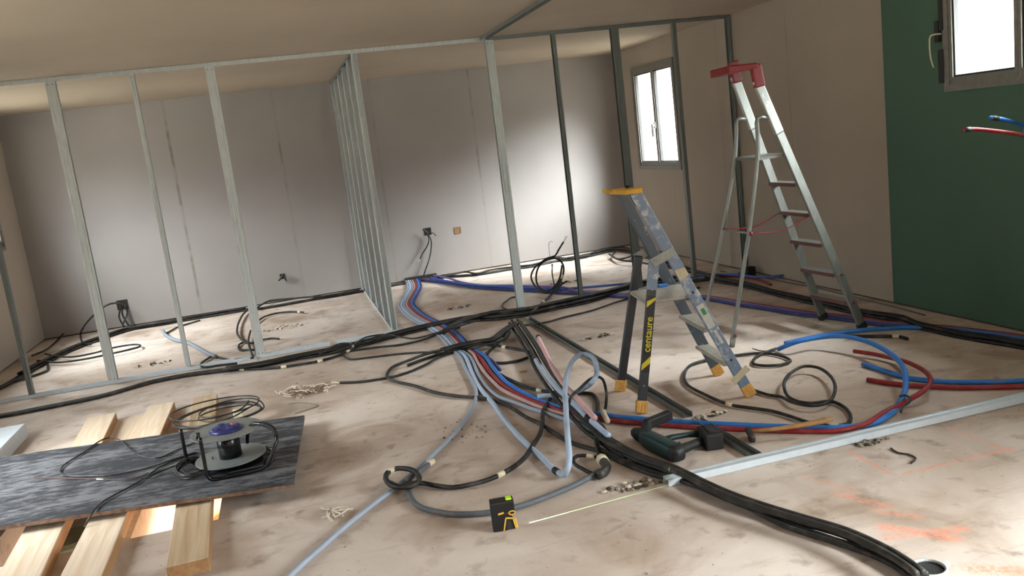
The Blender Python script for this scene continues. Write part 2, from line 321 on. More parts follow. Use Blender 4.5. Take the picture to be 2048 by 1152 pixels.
def tube(bm, pts, r, sides=8, closed=False, r_end=None):
    n = len(pts); uvl = bm.loops.layers.uv.verify(); T = []
    for i in range(n):
        if closed: d = pts[(i+1) % n]-pts[i-1]
        else: d = pts[min(i+1, n-1)]-pts[max(i-1, 0)]
        T.append(d.normalized() if d.length > 1e-9 else Vector((1, 0, 0)))
    up = Vector((0, 0, 1)) if abs(T[0].z) < .9 else Vector((1, 0, 0))
    x = T[0].cross(up).normalized(); rings = []; L = [0]
    for i in range(n):
        x = (x - T[i]*x.dot(T[i])).normalized(); y = T[i].cross(x)
        rr = r if r_end is None else r + (r_end-r)*i/(n-1)
        rings.append([bm.verts.new(pts[i] + x*math.cos(2*math.pi*k/sides)*rr + y*math.sin(2*math.pi*k/sides)*rr) for k in range(sides)])
        if i: L.append(L[-1] + (pts[i]-pts[i-1]).length)
    for i in range(n if closed else n-1):
        a = rings[i]; b = rings[(i+1) % n]
        for k in range(sides):
            f = bm.faces.new([a[k], a[(k+1) % sides], b[(k+1) % sides], b[k]])
            la = L[i]; lb = L[i+1] if i+1 < n else L[i] + .03
            for lp, uv in zip(f.loops, ((k/sides, la), ((k+1)/sides, la), ((k+1)/sides, lb), (k/sides, lb))): lp[uvl].uv = uv
    if not closed:
        bm.faces.new(rings[0][::-1]); bm.faces.new(rings[-1])
def lathe(bm, prof, seg=32, c=(0, 0, 0), mat=None):
    rings = []
    for (r, z) in prof:
        rings.append([bm.verts.new((c[0]+r*math.cos(2*math.pi*k/seg), c[1]+r*math.sin(2*math.pi*k/seg), c[2]+z)) for k in range(seg)])
    for i in range(len(rings)-1):
        for k in range(seg): bm.faces.new([rings[i][k], rings[i][(k+1) % seg], rings[i+1][(k+1) % seg], rings[i+1][k]])
    bm.faces.new(rings[0][::-1]); bm.faces.new(rings[-1])
    if mat is not None:
        for rg in rings:
            for v in rg: v.co = mat @ v.co
def lin(p, q, t): return tuple(p[i] + (q[i]-p[i])*t for i in range(3))
def shift(pts, off, dz=0.0):
    """offset a path sideways (horizontally) by off metres, right of travel positive"""
    out = []; n = len(pts)
    for i in range(n):
        a = Vector(pts[max(i-1, 0)]); b = Vector(pts[min(i+1, n-1)]); d = b-a; d.z = 0; d.normalize()
        out.append((pts[i][0] + d.y*off, pts[i][1] - d.x*off, pts[i][2] + dz))
    return out
def cable(name, label, cat, pts, r, mat, group=None, tapes=(), ends=(), smooth_step=.03, sides=8, tape_mat='tape'):
    bm = bmesh.new(); path = smooth_path(pts, smooth_step)
    for q in path: q.x = max(XL+r+.004, min(XR-r-.004, q.x)); q.y = min(YB-r-.004, q.y); q.z = max(r+.0012, q.z)
    tube(bm, path, r, sides)
    o = link(name, bm, M[mat], smooth=True); tag(o, label, cat, group)
    for t in tapes:
        i = min(len(path)-3, max(0, int(t*(len(path)-1)))); b2 = bmesh.new()
        seg = path[i:i+3]
        mid = seg[1]; d = (seg[2]-seg[0]).normalized(); tube(b2, [mid-d*.022, mid, mid+d*.022], r*1.18, sides); link('tape', b2, M[tape_mat], o, True)
    for e in ends:   # bare end with wires
        p, q = (path[0], path[1]) if e == 0 else (path[-1], path[-2]); d = (p-q).normalized(); b2 = bmesh.new()
        for k in range(3):
            v = Vector((random.uniform(-.3, .3), random.uniform(-.3, .3), random.uniform(.0, .3)))
            tube(b2, [p - d*.004, p + d*.03 + v*.02, p + (d + v*.7)*.06], r*.28, 5)
        link('wire_end', b2, M['tape'] if r < .012 else M['box_dark'], o, True)
    return o

# ================================================================== SETTING
def structure(name, bm, mat, parent=None, mats=None):
    o = link(name, bm, mat, parent, mats=mats)
    if parent is None: o['kind'] = 'structure'
    return o
HX0, HX1, HY0, HY1 = -1.58, -0.535, 4.04, 5.15      # floor opening under the planks
bm = bmesh.new()
box(bm, XL-.25, HX0, YF-.25, YB+.25, -.22, 0); box(bm, HX1, XR+.25, YF-.25, YB+.25, -.22, 0)
box(bm, HX0, HX1, YF-.25, HY0, -.22, 0); box(bm, HX0, HX1, HY1, YB+.25, -.22, 0)
structure('floor', bm, M['floor'])
bm = bmesh.new(); box(bm, XL-.25, XR+.25, YF-.25, YB+.25, H, H+.2); structure('ceiling', bm, M['ceiling'])
def wall_with_holes(name, axis, at_, out, a0, a1, holes, mats, z0=.014, split=None):
    """wall in the plane axis=at_, thickness .25 towards out, openings (a0,a1,z0,z1)"""
    bm = bmesh.new(); cuts = sorted(set([a0, a1] + [h[0] for h in holes] + [h[1] for h in holes] + ([split] if split else [])))
    def bx(u0, u1, za, zb, mi, d0=0.0):
        p, q = sorted((at_+out*d0, at_+out*.25))
        if axis == 'X': box(bm, p, q, u0, u1, za, zb, mi=mi)
        else: box(bm, u0, u1, p, q, za, zb, mi=mi)
    for i in range(len(cuts)-1):
        u0, u1 = cuts[i], cuts[i+1]; mi = 1 if (split and u1 <= split+1e-6) else 0
        hs = [h for h in holes if h[0] <= u0+1e-6 and h[1] >= u1-1e-6]
        if not hs: bx(u0, u1, z0, H, mi)
        else:
            h = hs[0]
            if h[2] > z0: bx(u0, u1, z0, h[2], mi)
            bx(u0, u1, h[3], H, mi)
        if not hs or hs[0][2] > 0.01: bx(u0, u1, -.01, z0, len(mats)-1, .014)  # recessed foot strip; the gap's shade is put into its dark colour
    return structure(name, bm, None, mats=mats)
wall_with_holes('wall_back', 'Y', YB, 1, XL-.25, XR+.25, [], [M['wall_back'], M['dirt']])
wall_with_holes('wall_right', 'X', XR, 1, YF, YB, WIN_R, [M['wall_right'], M['green'], M['dirt']], split=5.39)
wall_with_holes('wall_left', 'X', XL, -1, YF, YB, WIN_L, [M['wall_left'], M['dirt']])
wall_with_holes('wall_front', 'Y', YF, -1, XL-.25, XR+.25, WIN_F, [M['wall_left'], M['dirt']])

def glass_mat():
    m = bpy.data.materials.new('clear_pane'); m.use_nodes = True; n = m.node_tree.nodes; l = m.node_tree.links; n.clear()
    o = n.new('ShaderNodeOutputMaterial'); tr = n.new('ShaderNodeBsdfTransparent'); gl_ = n.new('ShaderNodeBsdfGlossy'); gl_.inputs['Roughness'].default_value = .02
    mx = n.new('ShaderNodeMixShader'); mx.inputs[0].default_value = .05; tr.inputs[0].default_value = (.93, .96, .95, 1)
    l.new(tr.outputs[0], mx.inputs[1]); l.new(gl_.outputs[0], mx.inputs[2]); l.new(mx.outputs[0], o.inputs[0]); return m
M['pane'] = glass_mat()
def window(name, axis, at_, out, a0, a1, z0, z1, sashes=2, handle=True, fw=.045, sw=.05):
    e = thing(name, None, None); e['kind'] = 'structure'
    def B(bm, u0, u1, d0, d1, za, zb):
        p, q = sorted((at_+out*d0, at_+out*d1))
        if axis == 'X': box(bm, p, q, u0, u1, za, zb)
        else: box(bm, u0, u1, p, q, za, zb)
    bm = bmesh.new()
    B(bm, a0, a1, -.02, .07, z0, z0+fw); B(bm, a0, a1, -.02, .07, z1-fw, z1); B(bm, a0, a0+fw, -.02, .07, z0+fw, z1-fw); B(bm, a1-fw, a1, -.02, .07, z0+fw, z1-fw)
    link('window_frame', bm, M['frame'], e)
    w = (a1-a0-2*fw)/sashes
    for k in range(sashes):
        u0 = a0+fw+k*w+.001; u1 = u0+w-.002; za = z0+fw-.004; zb = z1-fw+.004
        bm = bmesh.new(); B(bm, u0, u1, -.012, .05, za, za+sw); B(bm, u0, u1, -.012, .05, zb-sw, zb); B(bm, u0, u0+sw*.5, -.012, .05, za+sw, zb-sw); B(bm, u1-sw*.5, u1, -.012, .05, za+sw, zb-sw)
        sash = link('sash', bm, M['frame'], e)
        bm = bmesh.new(); g = .012
        B(bm, u0+sw*.5, u1-sw*.5, .0, .035, za+sw, za+sw+g); B(bm, u0+sw*.5, u1-sw*.5, .0, .035, zb-sw-g, zb-sw); B(bm, u0+sw*.5, u0+sw*.5+g, .0, .035, za+sw, zb-sw); B(bm, u1-sw*.5-g, u1-sw*.5, .0, .035, za+sw, zb-sw)
        link('gasket', bm, M['frame_dark'], sash)
        bm = bmesh.new(); B(bm, u0+sw*.5+g, u1-sw*.5-g, .018, .024, za+sw+g, zb-sw-g); link('pane', bm, M['pane'], sash)
    if handle and sashes == 2:
        um = (a0+a1)/2; zm = (z0+z1)/2-.1; bm = bmesh.new()
        B(bm, um-.016, um+.016, -.03, -.012, zm-.03, zm+.04); B(bm, um-.012, um+.012, -.055, -.03, zm-.01, zm+.02); link('handle_rose', bm, M['frame'], e)
        bm = bmesh.new(); B(bm, um-.011, um+.011, -.065, -.045, zm-.13, zm+.02); bevel(bm, .004); link('window_handle', bm, M['frame_dark'], e)
    return e
window('window_1', 'X', XR, 1, *WIN_R[0])
w2 = window('window_2', 'X', XR, 1, *WIN_R[1], handle=False)
window('window_3', 'X', XL, -1, *WIN_L[0])
window('window_4', 'X', XL, -1, *WIN_L[1], handle=False)
window('window_5', 'Y', YF, -1, *WIN_F[0], handle=False)  # unseen window behind the camera, added to tune the brightness
window('window_6', 'X', XR, 1, *WIN_R[2], handle=False)  # unseen window, placed and sized to light the foreground floor
# torn black membrane and bent white cord at the far edge of window_2
bm = bmesh.new()
for (y, z, dy, dz) in ((4.80, 1.72, .03, .22), (4.83, 1.95, .025, .14), (4.79, 2.05, .02, .2)):
    box(bm, XR-.03, XR-.002, y-dy/2, y+dy/2+.012, z-dz/2, z+dz/2)
bevel(bm, .006)
o = link('torn_membrane', bm, M['frame_dark']); tag(o, 'torn black sealing membrane sticking out beside the green wall window', 'membrane')
bm = bmesh.new(); tube(bm, smooth_path([(XR-.03, 4.79, 1.93), (XR-.05, 4.86, 1.93), (XR-.05, 4.872, 1.88), (XR-.045, 4.87, 1.78), (XR-.03, 4.865, 1.72)]), .005, 6)
link('white_cord', bm, M['tape'], o, True)

# outside the windows
bm = bmesh.new()
for a in ((XR+.3, 80, -60, 80), (-80, XL-.3, -60, 80), (XL-.3, XR+.3, -60, YF-.3), (XL-.3, XR+.3, YB+.3, 80)): box(bm, *a, -.6, -.35)
tag(link('gravel_yard', bm, M['ground']), kind='structure')
t = thing('neighbouring_house', 'white rendered house with terracotta roof seen through the far window', 'house', (15, 27, -.35))
bm = bmesh.new(); box(bm, -3, 3.5, -3, 4, 0, 4.4); link('wall', bm, M['render'], t)
bm = bmesh.new(); vs = [bm.verts.new(p) for p in ((-3.5, -3.4, 4.4), (4, -3.4, 4.4), (4, 4.4, 4.4), (-3.5, 4.4, 4.4), (-3.5, .5, 6), (4, .5, 6))]
for f in ((0, 1, 5, 4), (2, 3, 4, 5), (0, 4, 3), (1, 2, 5), (0, 3, 2, 1)): bm.faces.new([vs[i] for i in f])
link('roof', bm, M['roof'], t)
bm = bmesh.new(); box(bm, -3.06, -2.98, -1.2, -.2, 2.4, 3.6); link('window', bm, M['reel_blue'], t)
bm = bmesh.new(); box(bm, .2, 1.2, -3.06, -2.98, 2.4, 3.6); link('window', bm, M['reel_blue'], t)
bm = bmesh.new()
for k in range(160):
    u = random.random(); c = Vector((11.2+u*2.5+random.uniform(-.3, .3), 20.2-u*1.5+random.uniform(-.4, .4), random.uniform(-.2, 2.1))); rr = random.uniform(.2, .42)
    g = bmesh.ops.create_icosphere(bm, subdivisions=1, radius=rr)
    for v in g['verts']: v.co = v.co*random.uniform(.75, 1.2) + c
tag(link('hedge', bm, M['hedge']), 'green hedge growing outside beyond the far window', 'hedge')

# lower storey seen through the floor opening
bm = bmesh.new()
box(bm, HX0-.9, HX1+1.2, HY0-.9, HY1+1.6, -1.62, -1.5)
for a in ((HX0-.95, HX0-.9, HY0-.9, HY1+1.6), (HX1+1.2, HX1+1.25, HY0-.9, HY1+1.6), (HX0-.9, HX1+1.2, HY0-.95, HY0-.9), (HX0-.9, HX1+1.2, HY1+1.6, HY1+1.65)): box(bm, a[0], a[1], a[2], a[3], -1.5, -.23)
box(bm, -1.12, -1.06, HY0-.9, HY1+1.6, -1.5, -.23)  # added wall that keeps the warm light off the left half
structure('stairwell_lower_level', bm, M['lower'])
Ld = bpy.data.lights.new('stairwell_work_lamp', 'AREA'); Ld.energy = 260; Ld.size = .5; Ld.color = (1, .86, .7); Ld.spread = 1.9  # added warm light, brightens what shows through the floor opening
lo = bpy.data.objects.new('stairwell_work_lamp', Ld); COL.objects.link(lo); lo.location = (.3, 5.4, -.45); lo.rotation_euler = (0, math.radians(38), 0)
Ld2 = bpy.data.lights.new('stairwell_lamp', 'POINT'); Ld2.energy = 14; Ld2.shadow_soft_size = .1; Ld2.color = (1, .93, .8)  # added dim fill so that the drum below can be seen
lo2 = bpy.data.objects.new('stairwell_lamp', Ld2); COL.objects.link(lo2); lo2.location = (-1.3, 4.4, -.7)
for i, (x, y, rz, sx_, sy_, sz) in enumerate(((-.95, 6.25, .35, .42, .4, .92), (-.45, 6.0, -.2, .4, .3, .8), (-.72, 5.55, .6, .3, .25, .62))):
    bm = bmesh.new(); box(bm, -sx_/2, sx_/2, -sy_/2, sy_/2, 0, sz); bevel(bm, .01)
    o = link('cardboard_box', bm, M['lower_wood'] if i != 1 else M['lower']); o.location = (x, y, -1.499); o.rotation_euler[2] = rz
    tag(o, ['brightly lit cardboard box below the floor opening beside the middle plank', 'pale box below the floor opening, seen right of the right plank', 'lower orange box glimpsed under the plywood beside the right plank'][i], 'box')
bm = bmesh.new(); lathe(bm, [(.15, 0), (.17, .03), (.17, .3), (.178, .32), (.17, .34), (.17, .62), (.178, .64), (.17, .66), (.17, .98), (.14, 1.0), (.0005, 1.0)], 24)
o = link('storage_drum', bm, M['drum'], smooth=False); o.location = (-1.62, 5.55, -1.499); tag(o, 'grey green drum standing below between the two left planks', 'drum')

# ================================================================== METAL STUD PARTITIONS
CS = strip([(.035, -.0185), (.035, -.024), (.0215, -.024), (.0175, -.0222), (.0135, -.024), (0, -.024), (0, .024), (.0135, .024), (.0175, .0222), (.0215, .024), (.035, .024), (.035, .0185)], .0012)
def channel_bm(x, y, z0, z1, rot=0.0, flip=False):
    bm = bmesh.new()
    ca, sa = math.cos(rot), math.sin(rot); k = -1 if flip else 1
    pts = [(p[0]*k*ca - p[1]*sa, p[0]*k*sa + p[1]*ca) for p in CS]
    r0 = [bm.verts.new((x+p[0], y+p[1], z0)) for p in pts]; r1 = [bm.verts.new((x+p[0], y+p[1], z1)) for p in pts]; n = len(pts)
    for i in range(n): bm.faces.new([r0[i], r0[(i+1) % n], r1[(i+1) % n], r1[i]])
    bm.faces.new(r0[::-1]); bm.faces.new(r1)
    return bm
def screws(x, y, zs, parent, nrm=(0, -1, 0)):
    for z in zs:
        bm = bmesh.new(); d = Vector(nrm); tube(bm, [Vector((x, y, z)), Vector((x, y, z)) + d*.003], .0045, 8); link('screw', bm, M['galv_dark'], parent)
def stud(x, y, label, double=False, flip=False, rot=0.0, mat='galv', group=None, z1=H-.004):
    if double:
        t = thing('metal_stud', label, 'stud', (x, y, .004), 0, group)
        link('steel_channel', channel_bm(.0008, 0, 0, z1-.004, rot), M[mat], t); link('steel_channel', channel_bm(-.0008, 0, 0, z1-.004, rot, True), M[mat], t)
        screws(.017, -.0252, (.04, 2.44), t); screws(-.017, -.0252, (.04, 2.44), t)
        return t
    o = link('metal_stud', channel_bm(-.0175 if not flip else .0175, 0, 0, z1-.004, rot, flip), M[mat]); o.location = (x, y, .004)
    tag(o, label, 'stud', group)
    if rot == 0: screws(0, -.0252, (.04, 2.44), o)
    return o
stud(-2.21, Y1, 'leftmost galvanised stud of the front row, cut off by the picture edge', flip=True, mat='galv_dark')
stud(-1.59, Y1, 'double galvanised stud in front of the cable-filled left wall box', True)
stud(-.992, Y1, 'thin single galvanised stud between the two left double studs', flip=False)
stud(-.395, Y1, 'double galvanised stud with cables looping around its foot', True)
stud(1.976, Y1, 'double galvanised stud where the long ceiling track branches off', True)
stud(2.578, Y1, 'thin dark single stud in front of the coiled cable', flip=True, mat='galv_dark')
stud(3.175, Y1, 'dark stud rising behind the blue grey stepladder', True, mat='galv_dark')
stud(3.775, Y1, 'dark single stud overlapping the right edge of the far window', mat='galv_dark')
stud(4.340, Y1, 'dark end stud fixed to the right wall behind the tall ladder', flip=True, mat='galv_dark')
# the cross partition seen almost end-on
ys = [7.56, 8.10, 8.70, 9.30, 9.90, 10.42]
lab = ['nearest stud of the short cross partition', 'second stud back in the short cross partition', 'third stud back in the short cross partition', 'fourth stud back in the short cross partition', 'fifth stud back in the short cross partition', 'stud of the cross partition standing against the back wall']
for y, lb in zip(ys, lab):
    t = thing('metal_stud', lb, 'stud', (XP, y, .004))
    L_ = H-.008
    for k, (za, zb, dx) in enumerate(((0, 1.16, 0.0), (1.10, L_, .0016))):
        def cb(x, yy, z0, z1):
            return channel_bm(x, yy, z0, z1, math.radians(90))
        bm = bmesh.new(); s_ = 1 - dx*18
        r0 = []; pts = [(-p[1]*s_, (.0175-p[0])*s_) for p in CS]; n = len(pts)
        r0 = [bm.verts.new((p[0], p[1], za)) for p in pts]; r1 = [bm.verts.new((p[0], p[1], zb)) for p in pts]
        for i in range(n): bm.faces.new([r0[i], r0[(i+1) % n], r1[(i+1) % n], r1[i]])
        bm.faces.new(r0[::-1]); bm.faces.new(r1)
        link('lower_channel' if k == 0 else 'upper_channel', bm, M['galv'], t)
    for z in (1.06, 1.13, .5):
        screws(-.025, 0, (z,), t, (-1, 0, 0))
def track(name, a, b, label, up, mat='galv', w=.05, h=.028, cat='track', group=None):
    bm = bmesh.new(); profile(bm, strip([(-w/2, h), (-w/2, .001), (-w*.2, .001), (-w*.12, .003), (w*.12, .003), (w*.2, .001), (w/2, .001), (w/2, h)], .0014), a, b, up)
    return tag(link(name, bm, M[mat]), label, cat, group)
track('ceiling_track', (XL+.01, Y1, H-.001), (XQ+.03, Y1, H-.001), 'pale ceiling track running left along the front stud row', (0, 0, -1))
track('ceiling_track', (XQ+.04, Y1, H-.001), (XR-.005, Y1, H-.001), 'darker ceiling track over the studs on the right, ending at the wall', (0, 0, -1), 'galv_dark')
track('ceiling_track', (XP, Y1+.03, H-.001), (XP, YB-.01, H-.001), 'ceiling track of the short cross partition', (0, 0, -1), 'galv_dark')
track('ceiling_track', (XQ, Y1-.03, H-.001), (XQ, 2.6, H-.001), 'dark ceiling track running from the double stud towards the viewer', (0, 0, -1), 'galv_dark')
track('floor_track', (XL+.01, Y1, .001), (.2, Y1, .001), 'pale floor track under the left half of the front stud row', (0, 0, 1), 'rail')
track('floor_track', (.26, Y1, .001), (1.2, Y1, .001), 'short pale floor track piece at the foot of the cross partition', (0, 0, 1), 'rail')
track('floor_track', (1.9, Y1, .001), (XR-.005, Y1, .001), 'floor track half buried in cables under the right studs', (0, 0, 1), 'galv')
track('floor_track', (XP, Y1+.03, .001), (XP, YB-.01, .001), 'floor track of the short cross partition', (0, 0, 1), 'galv')
track('floor_track', (XQ, 7.12, .001), (XQ, 4.02, .001), 'dull floor track running under the blue grey stepladder', (0, 0, 1), 'galv_dark')
track('floor_track', (XQ, 3.93, .001), (XQ, 3.335, .001), 'short dull floor track piece beside the power drill', (0, 0, 1), 'galv_dark')
track('floor_track', (1.436, 3.295, .034), (XR-.3, 3.275, .034), 'long bright floor rail lying in the foreground on the laser line', (0, 0, -1), 'rail', w=.052, h=.032)

# ================================================================== PLANKS AND PLYWOOD OVER THE OPENING
def plank(label, xl, xr, y0, y1, h=.065, mat='wood', skew=0.0):
    bm = bmesh.new(); L_ = y1-y0; w = xr-xl
    vs = box(bm, -w/2, w/2, -L_/2, L_/2, 0, h); bevel(bm, .004, 1)
    for f in bm.faces:
        if abs(f.normal.z) < .5: f.material_index = 1
    bm.normal_update()
    for f in bm.faces: f.material_index = 0 if abs(f.normal.z) > .5 else 1
    o = link('wooden_plank', bm, None, mats=[M[mat], M['wood_edge']]); o.location = ((xl+xr)/2, (y0+y1)/2, .001); o.rotation_euler[2] = skew
    return tag(o, label, 'plank', 'planks bridging the floor opening')
plank('pale wooden plank furthest left, running under the black plywood', -1.455, -1.27, 3.42, 6.22, skew=.055)
plank('pale wooden plank in the middle of the three under the black plywood', -1.13, -.955, 3.36, 6.23, skew=.005)
plank('dusty wooden plank at right with its square sawn end facing the viewer', -.765, -.60, 3.49, 6.22, mat='plank_dirty', skew=.052)
# wide low board between, and pale metal-faced beam at the picture edge
bm = bmesh.new(); box(bm, -1.53, -1.145, 4.6, 6.22, .001, .012); tag(link('thin_board', bm, M['wood']), 'thin wide pale board lying flat between two planks', 'board')
bm = bmesh.new(); box(bm, -2.1, -1.92, 4.7, 6.25, .001, .10); bevel(bm, .006, 1)
tag(link('wrapped_beam', bm, M['rail']), 'pale blue grey beam at the left picture edge, end under the plywood', 'beam')
# plywood
P_br, P_tr = [(-0.169,4.057,0.088),(-0.084,5.19,0.088)]; P_tl, P_bl = [(-1.838,5.387,0.088),(-1.509,4.225,0.088)]
ux = Vector((P_br[0]-P_bl[0], P_br[1]-P_bl[1], 0)).normalized(); 
bm = bmesh.new()
p0 = Vector((P_br[0], P_br[1], 0)); p1 = Vector((P_tr[0], P_tr[1], 0)); p2 = p1 + Vector((P_tl[0]-P_tr[0], P_tl[1]-P_tr[1], 0)).normalized()*2.44; p3 = p0 - ux*2.42
ring = []
for z in (.132, .148): ring.append([bm.verts.new((p.x, p.y, z - (.062 if p.x > -1 else 0))) for p in (p0, p1, p2, p3)])
for r_ in ring:
    for v in r_: v.co.z = v.co.z
bm.faces.new(ring[0][::-1]); top = bm.faces.new(ring[1])
for i in range(4): bm.faces.new([ring[0][i], ring[0][(i+1) % 4], ring[1][(i+1) % 4], ring[1][i]]).material_index = 1
PLYZ0, PLYZ1 = .068, .086
for k, r_ in enumerate(ring):
    for v in r_: v.co.z = (PLYZ0, PLYZ1)[k] + (.066 if v.co.x < -1.2 else 0)
ply = link('plywood_sheet', bm, None, mats=[M['form'], M['ply_edge']]); tag(ply, 'black film faced plywood sheet smeared with plaster, lying across the planks', 'plywood')
def plyz(x, y):   # height of the sheet's top
    t = (x - (-.12))/(-2.45+.12); return PLYZ1 + .066*max(0, min(1, t))

# ================================================================== CABLE REEL
t = thing('cable_reel', 'open cable drum with grey discs and black tube frame standing on the plywood', 'cable reel', (-.475, 4.50, plyz(-.47, 4.5)+.001), math.radians(2))
def disc(z, r=.18, name='reel_disc'):
    bm = bmesh.new(); lathe(bm, [(.0005, z), (r-.004, z), (r, z+.002), (r, z+.006), (r-.006, z+.006), (r-.02, z+.004), (.06, z+.004), (.0005, z+.004)], 48); return link(name, bm, M['reel_disc'], t, False)
disc(.045); top_disc = disc(.19)
bm = bmesh.new(); lathe(bm, [(.0005, .049), (.058, .049), (.058, .19), (.0005, .19)], 32); link('core', bm, M['enamel'], t, True)
bm = bmesh.new(); lathe(bm, [(.0005, .194), (.082, .194), (.085, .2), (.07, .21), (.03, .212), (.0005, .21)], 32); c_ = link('hub_cap', bm, M['reel_blue'], t, True)
for k in range(4):
    bm = bmesh.new(); a = k*math.pi/2+.5; box(bm, -.012, .012, -.014, .014, .21, .219, Matrix.Translation((.045*math.cos(a), .045*math.sin(a), 0)) @ Matrix.Rotation(a, 4, 'Z')); bevel(bm, .002); link('socket_lid', bm, M['reel_blue'] if k else M['skin_red'], c_)
bm = bmesh.new(); tube(bm, [Vector((-.135, -.06, .194)), Vector((-.135, -.06, .226))], .012, 12); link('winding_knob', bm, M['plastic_black'], t, True)
bm = bmesh.new(); tube(bm, [Vector((0, 0, .012)), Vector((0, 0, .05))], .02, 12); link('spindle', bm, M['enamel'], t, True)
bm = bmesh.new(); r_ = .0095
tube(bm, smooth_path([(-.115, -.185, .235), (-.115, -.185, .12), (-.112, -.19, .03), (-.095, -.19, r_+.001), (0, -.19, r_), (.14, -.19, r_), (.17, -.185, .02), (.215, -.165, .08), (.245, -.135, .14), (.225, -.10, .19), (.17, -.06, .208), (.13, -.02, .20), (.10, .02, .14), (.09, .035, .09)], .02), r_, 10)
link('tube_frame', bm, M['enamel'], t, True)
bm = bmesh.new(); tube(bm, smooth_path([(-.235, .16, .2), (-.235, .16, .1), (-.232, .165, .03), (-.215, .165, r_+.001), (-.05, .18, r_), (.1, .18, r_), (.2, .1, r_), (.2, -.1, r_), (.17, -.17, .012)], .02), r_, 10); link('tube_frame', bm, M['enamel'], t, True)
bm = bmesh.new(); tube(bm, [Vector((-.21, .165, r_)), Vector((-.1, -.18, r_))], r_, 10); link('cross_bar', bm, M['enamel'], t, True)
bm = bmesh.new(); tube(bm, smooth_path([(.245, -.135, .145), (.232, -.11, .183), (.185, -.07, .207)], .01), .0125, 10); link('grip', bm, M['rubber'], t, True)
bm = bmesh.new(); box(bm, -.02, .16, -.19, -.03, .012, .03); bevel(bm, .006); link('foot_plate', bm, M['enamel'], t)

# cables lying on and behind the plywood
def on_ply(pts, dz=.006): return [(p[0], p[1], plyz(p[0], p[1]) + dz + (p[2] if p[2] > 0 else 0)) for p in pts]
def flat(pts): return [(p[0], p[1], 0) for p in pts]
cable('thin_cable', 'thin black cable making a wide loop on the left of the plywood', 'cable', on_ply(flat([(-0.675,4.795,0.11),(-0.765,4.768,0.11),(-0.861,4.707,0.11),(-0.981,4.665,0.11),(-1.08,4.665,0.11),(-1.212,4.717,0.11),(-1.323,4.778,0.11),(-1.386,4.863,0.11),(-1.397,4.981,0.11),(-1.329,5.174,0.11),(-1.27,5.367,0.11),(-1.227,5.397,0.11),(-1.161,5.304,0.11),(-1.062,5.064,0.11),(-0.962,4.886,0.11),(-0.875,4.822,0.11),(-0.805,4.896,0.11),(-0.681,5.023,0.11)])), .0042, 'black_s')
cable('thin_cable', 'thin black cable running down off the near edge of the plywood', 'cable', on_ply(flat([(-0.692,4.809,0.1),(-0.788,4.729,0.1),(-0.856,4.652,0.1),(-0.904,4.546,0.1),(-0.941,4.468,0.1),(-1.008,4.371,0.1),(-1.06,4.298,0.1),(-1.084,4.224,0.1),(-1.089,4.154,0.1)])) + [(-1.13, 4.13, .07)], .0042, 'black_s')
cable('thin_cable', 'short thin black cable bundled beside the loop on the plywood', 'cable', on_ply(flat([(-0.655,4.685,0.1),(-0.752,4.626,0.1),(-0.822,4.577,0.1),(-0.909,4.499,0.1)]), .013), .0045, 'black_s')
cable('thin_rod', 'thin brown red rod with cream tape lying on the plywood', 'rod', on_ply(flat([(-1.509,4.851,0.1),(-1.289,4.724,0.1),(-1.069,4.589,0.1),(-0.977,4.547,0.1),(-0.931,4.563,0.1),(-0.904,4.598,0.1)]), .005), .003, 'redblack', tapes=(.55,))
def coil(name, label, cat, cx, cy, z, rx, ry, n, r, mat, rot=0.0, jit=.25, tail=None, tilt=0.0):
    pts = []; K = 12
    for i in range(n*K+1):
        a = 2*math.pi*i/K; w = i//K; s_ = 1 + math.sin(a*.37+w*1.7)*jit*.5
        x = rx*s_*math.cos(a); y = ry*s_*math.sin(a)
        pts.append((cx + x*math.cos(rot)-y*math.sin(rot) + math.sin(w*2.1)*rx*jit*.4, cy + x*math.sin(rot)+y*math.cos(rot) + math.cos(w*1.3)*ry*jit*.4, z + r + w*r*1.9 + tilt*x + (math.sin(a*1.5)+1)*r*1.2))
    if tail: pts += tail
    return cable(name, label, cat, pts, r, mat, sides=7)
coil('cable_coil', 'loose tangled coil of thin black cable lying behind the plywood', 'cable coil', -.60, 5.56, .07, .23, .20, 6, .0048, 'black_s', .2, .5)
coil('cable_coil', 'small loose coil of black flex wound around the left leg of the reel frame', 'cable coil', -.66, 4.52, plyz(-.6, 4.5)+.0, .085, .14, 4, .0048, 'black_s', .1, .3)
bm = bmesh.new(); box(bm, -.03, .03, -.02, .02, 0, .05); bevel(bm, .006); o = link('plug_block', bm, M['tape']); o.location = (-.49, 5.50, .067); tag(o, 'small cream plug among the tangled black cable coil', 'plug')

# ================================================================== LADDERS
def stile(bm, a, b, w, h, up): bar(bm, a, b, w, h, up)
t = thing('stepladder', 'blue grey paint-spattered platform stepladder with yellow feet and yellow top', 'stepladder')
fn, ff, rn, rf = [Vector(p) for p in [(2.372, 4.135, 0), (2.431, 4.60, 0), (1.735, 4.235, 0), (1.793, 4.68, 0)]]
tn, tf = Vector([(1.846,4.28,1.231)][0]), Vector([(1.881,4.57,1.218)][0])
hn, hf = Vector([(1.911,4.26,0.846)][0]), Vector([(1.967,4.6,0.825)][0])
lat = (ff-fn).normalized()
def leg_bar(name, a, b, w, h, mat, foot=True):
    d = (b-a).normalized(); bm = bmesh.new()
    x, y, dd = frame_from(d, lat); 
    # open channel: web facing outward, two flanges
    bar(bm, a + d*.05, b, h, w, up=lat)
    bevel(bm, .004, 1); o = link(name, bm, mat, t); return o
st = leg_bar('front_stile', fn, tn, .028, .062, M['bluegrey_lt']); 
st2 = leg_bar('front_stile', ff, tf, .028, .062, M['bluegrey'])
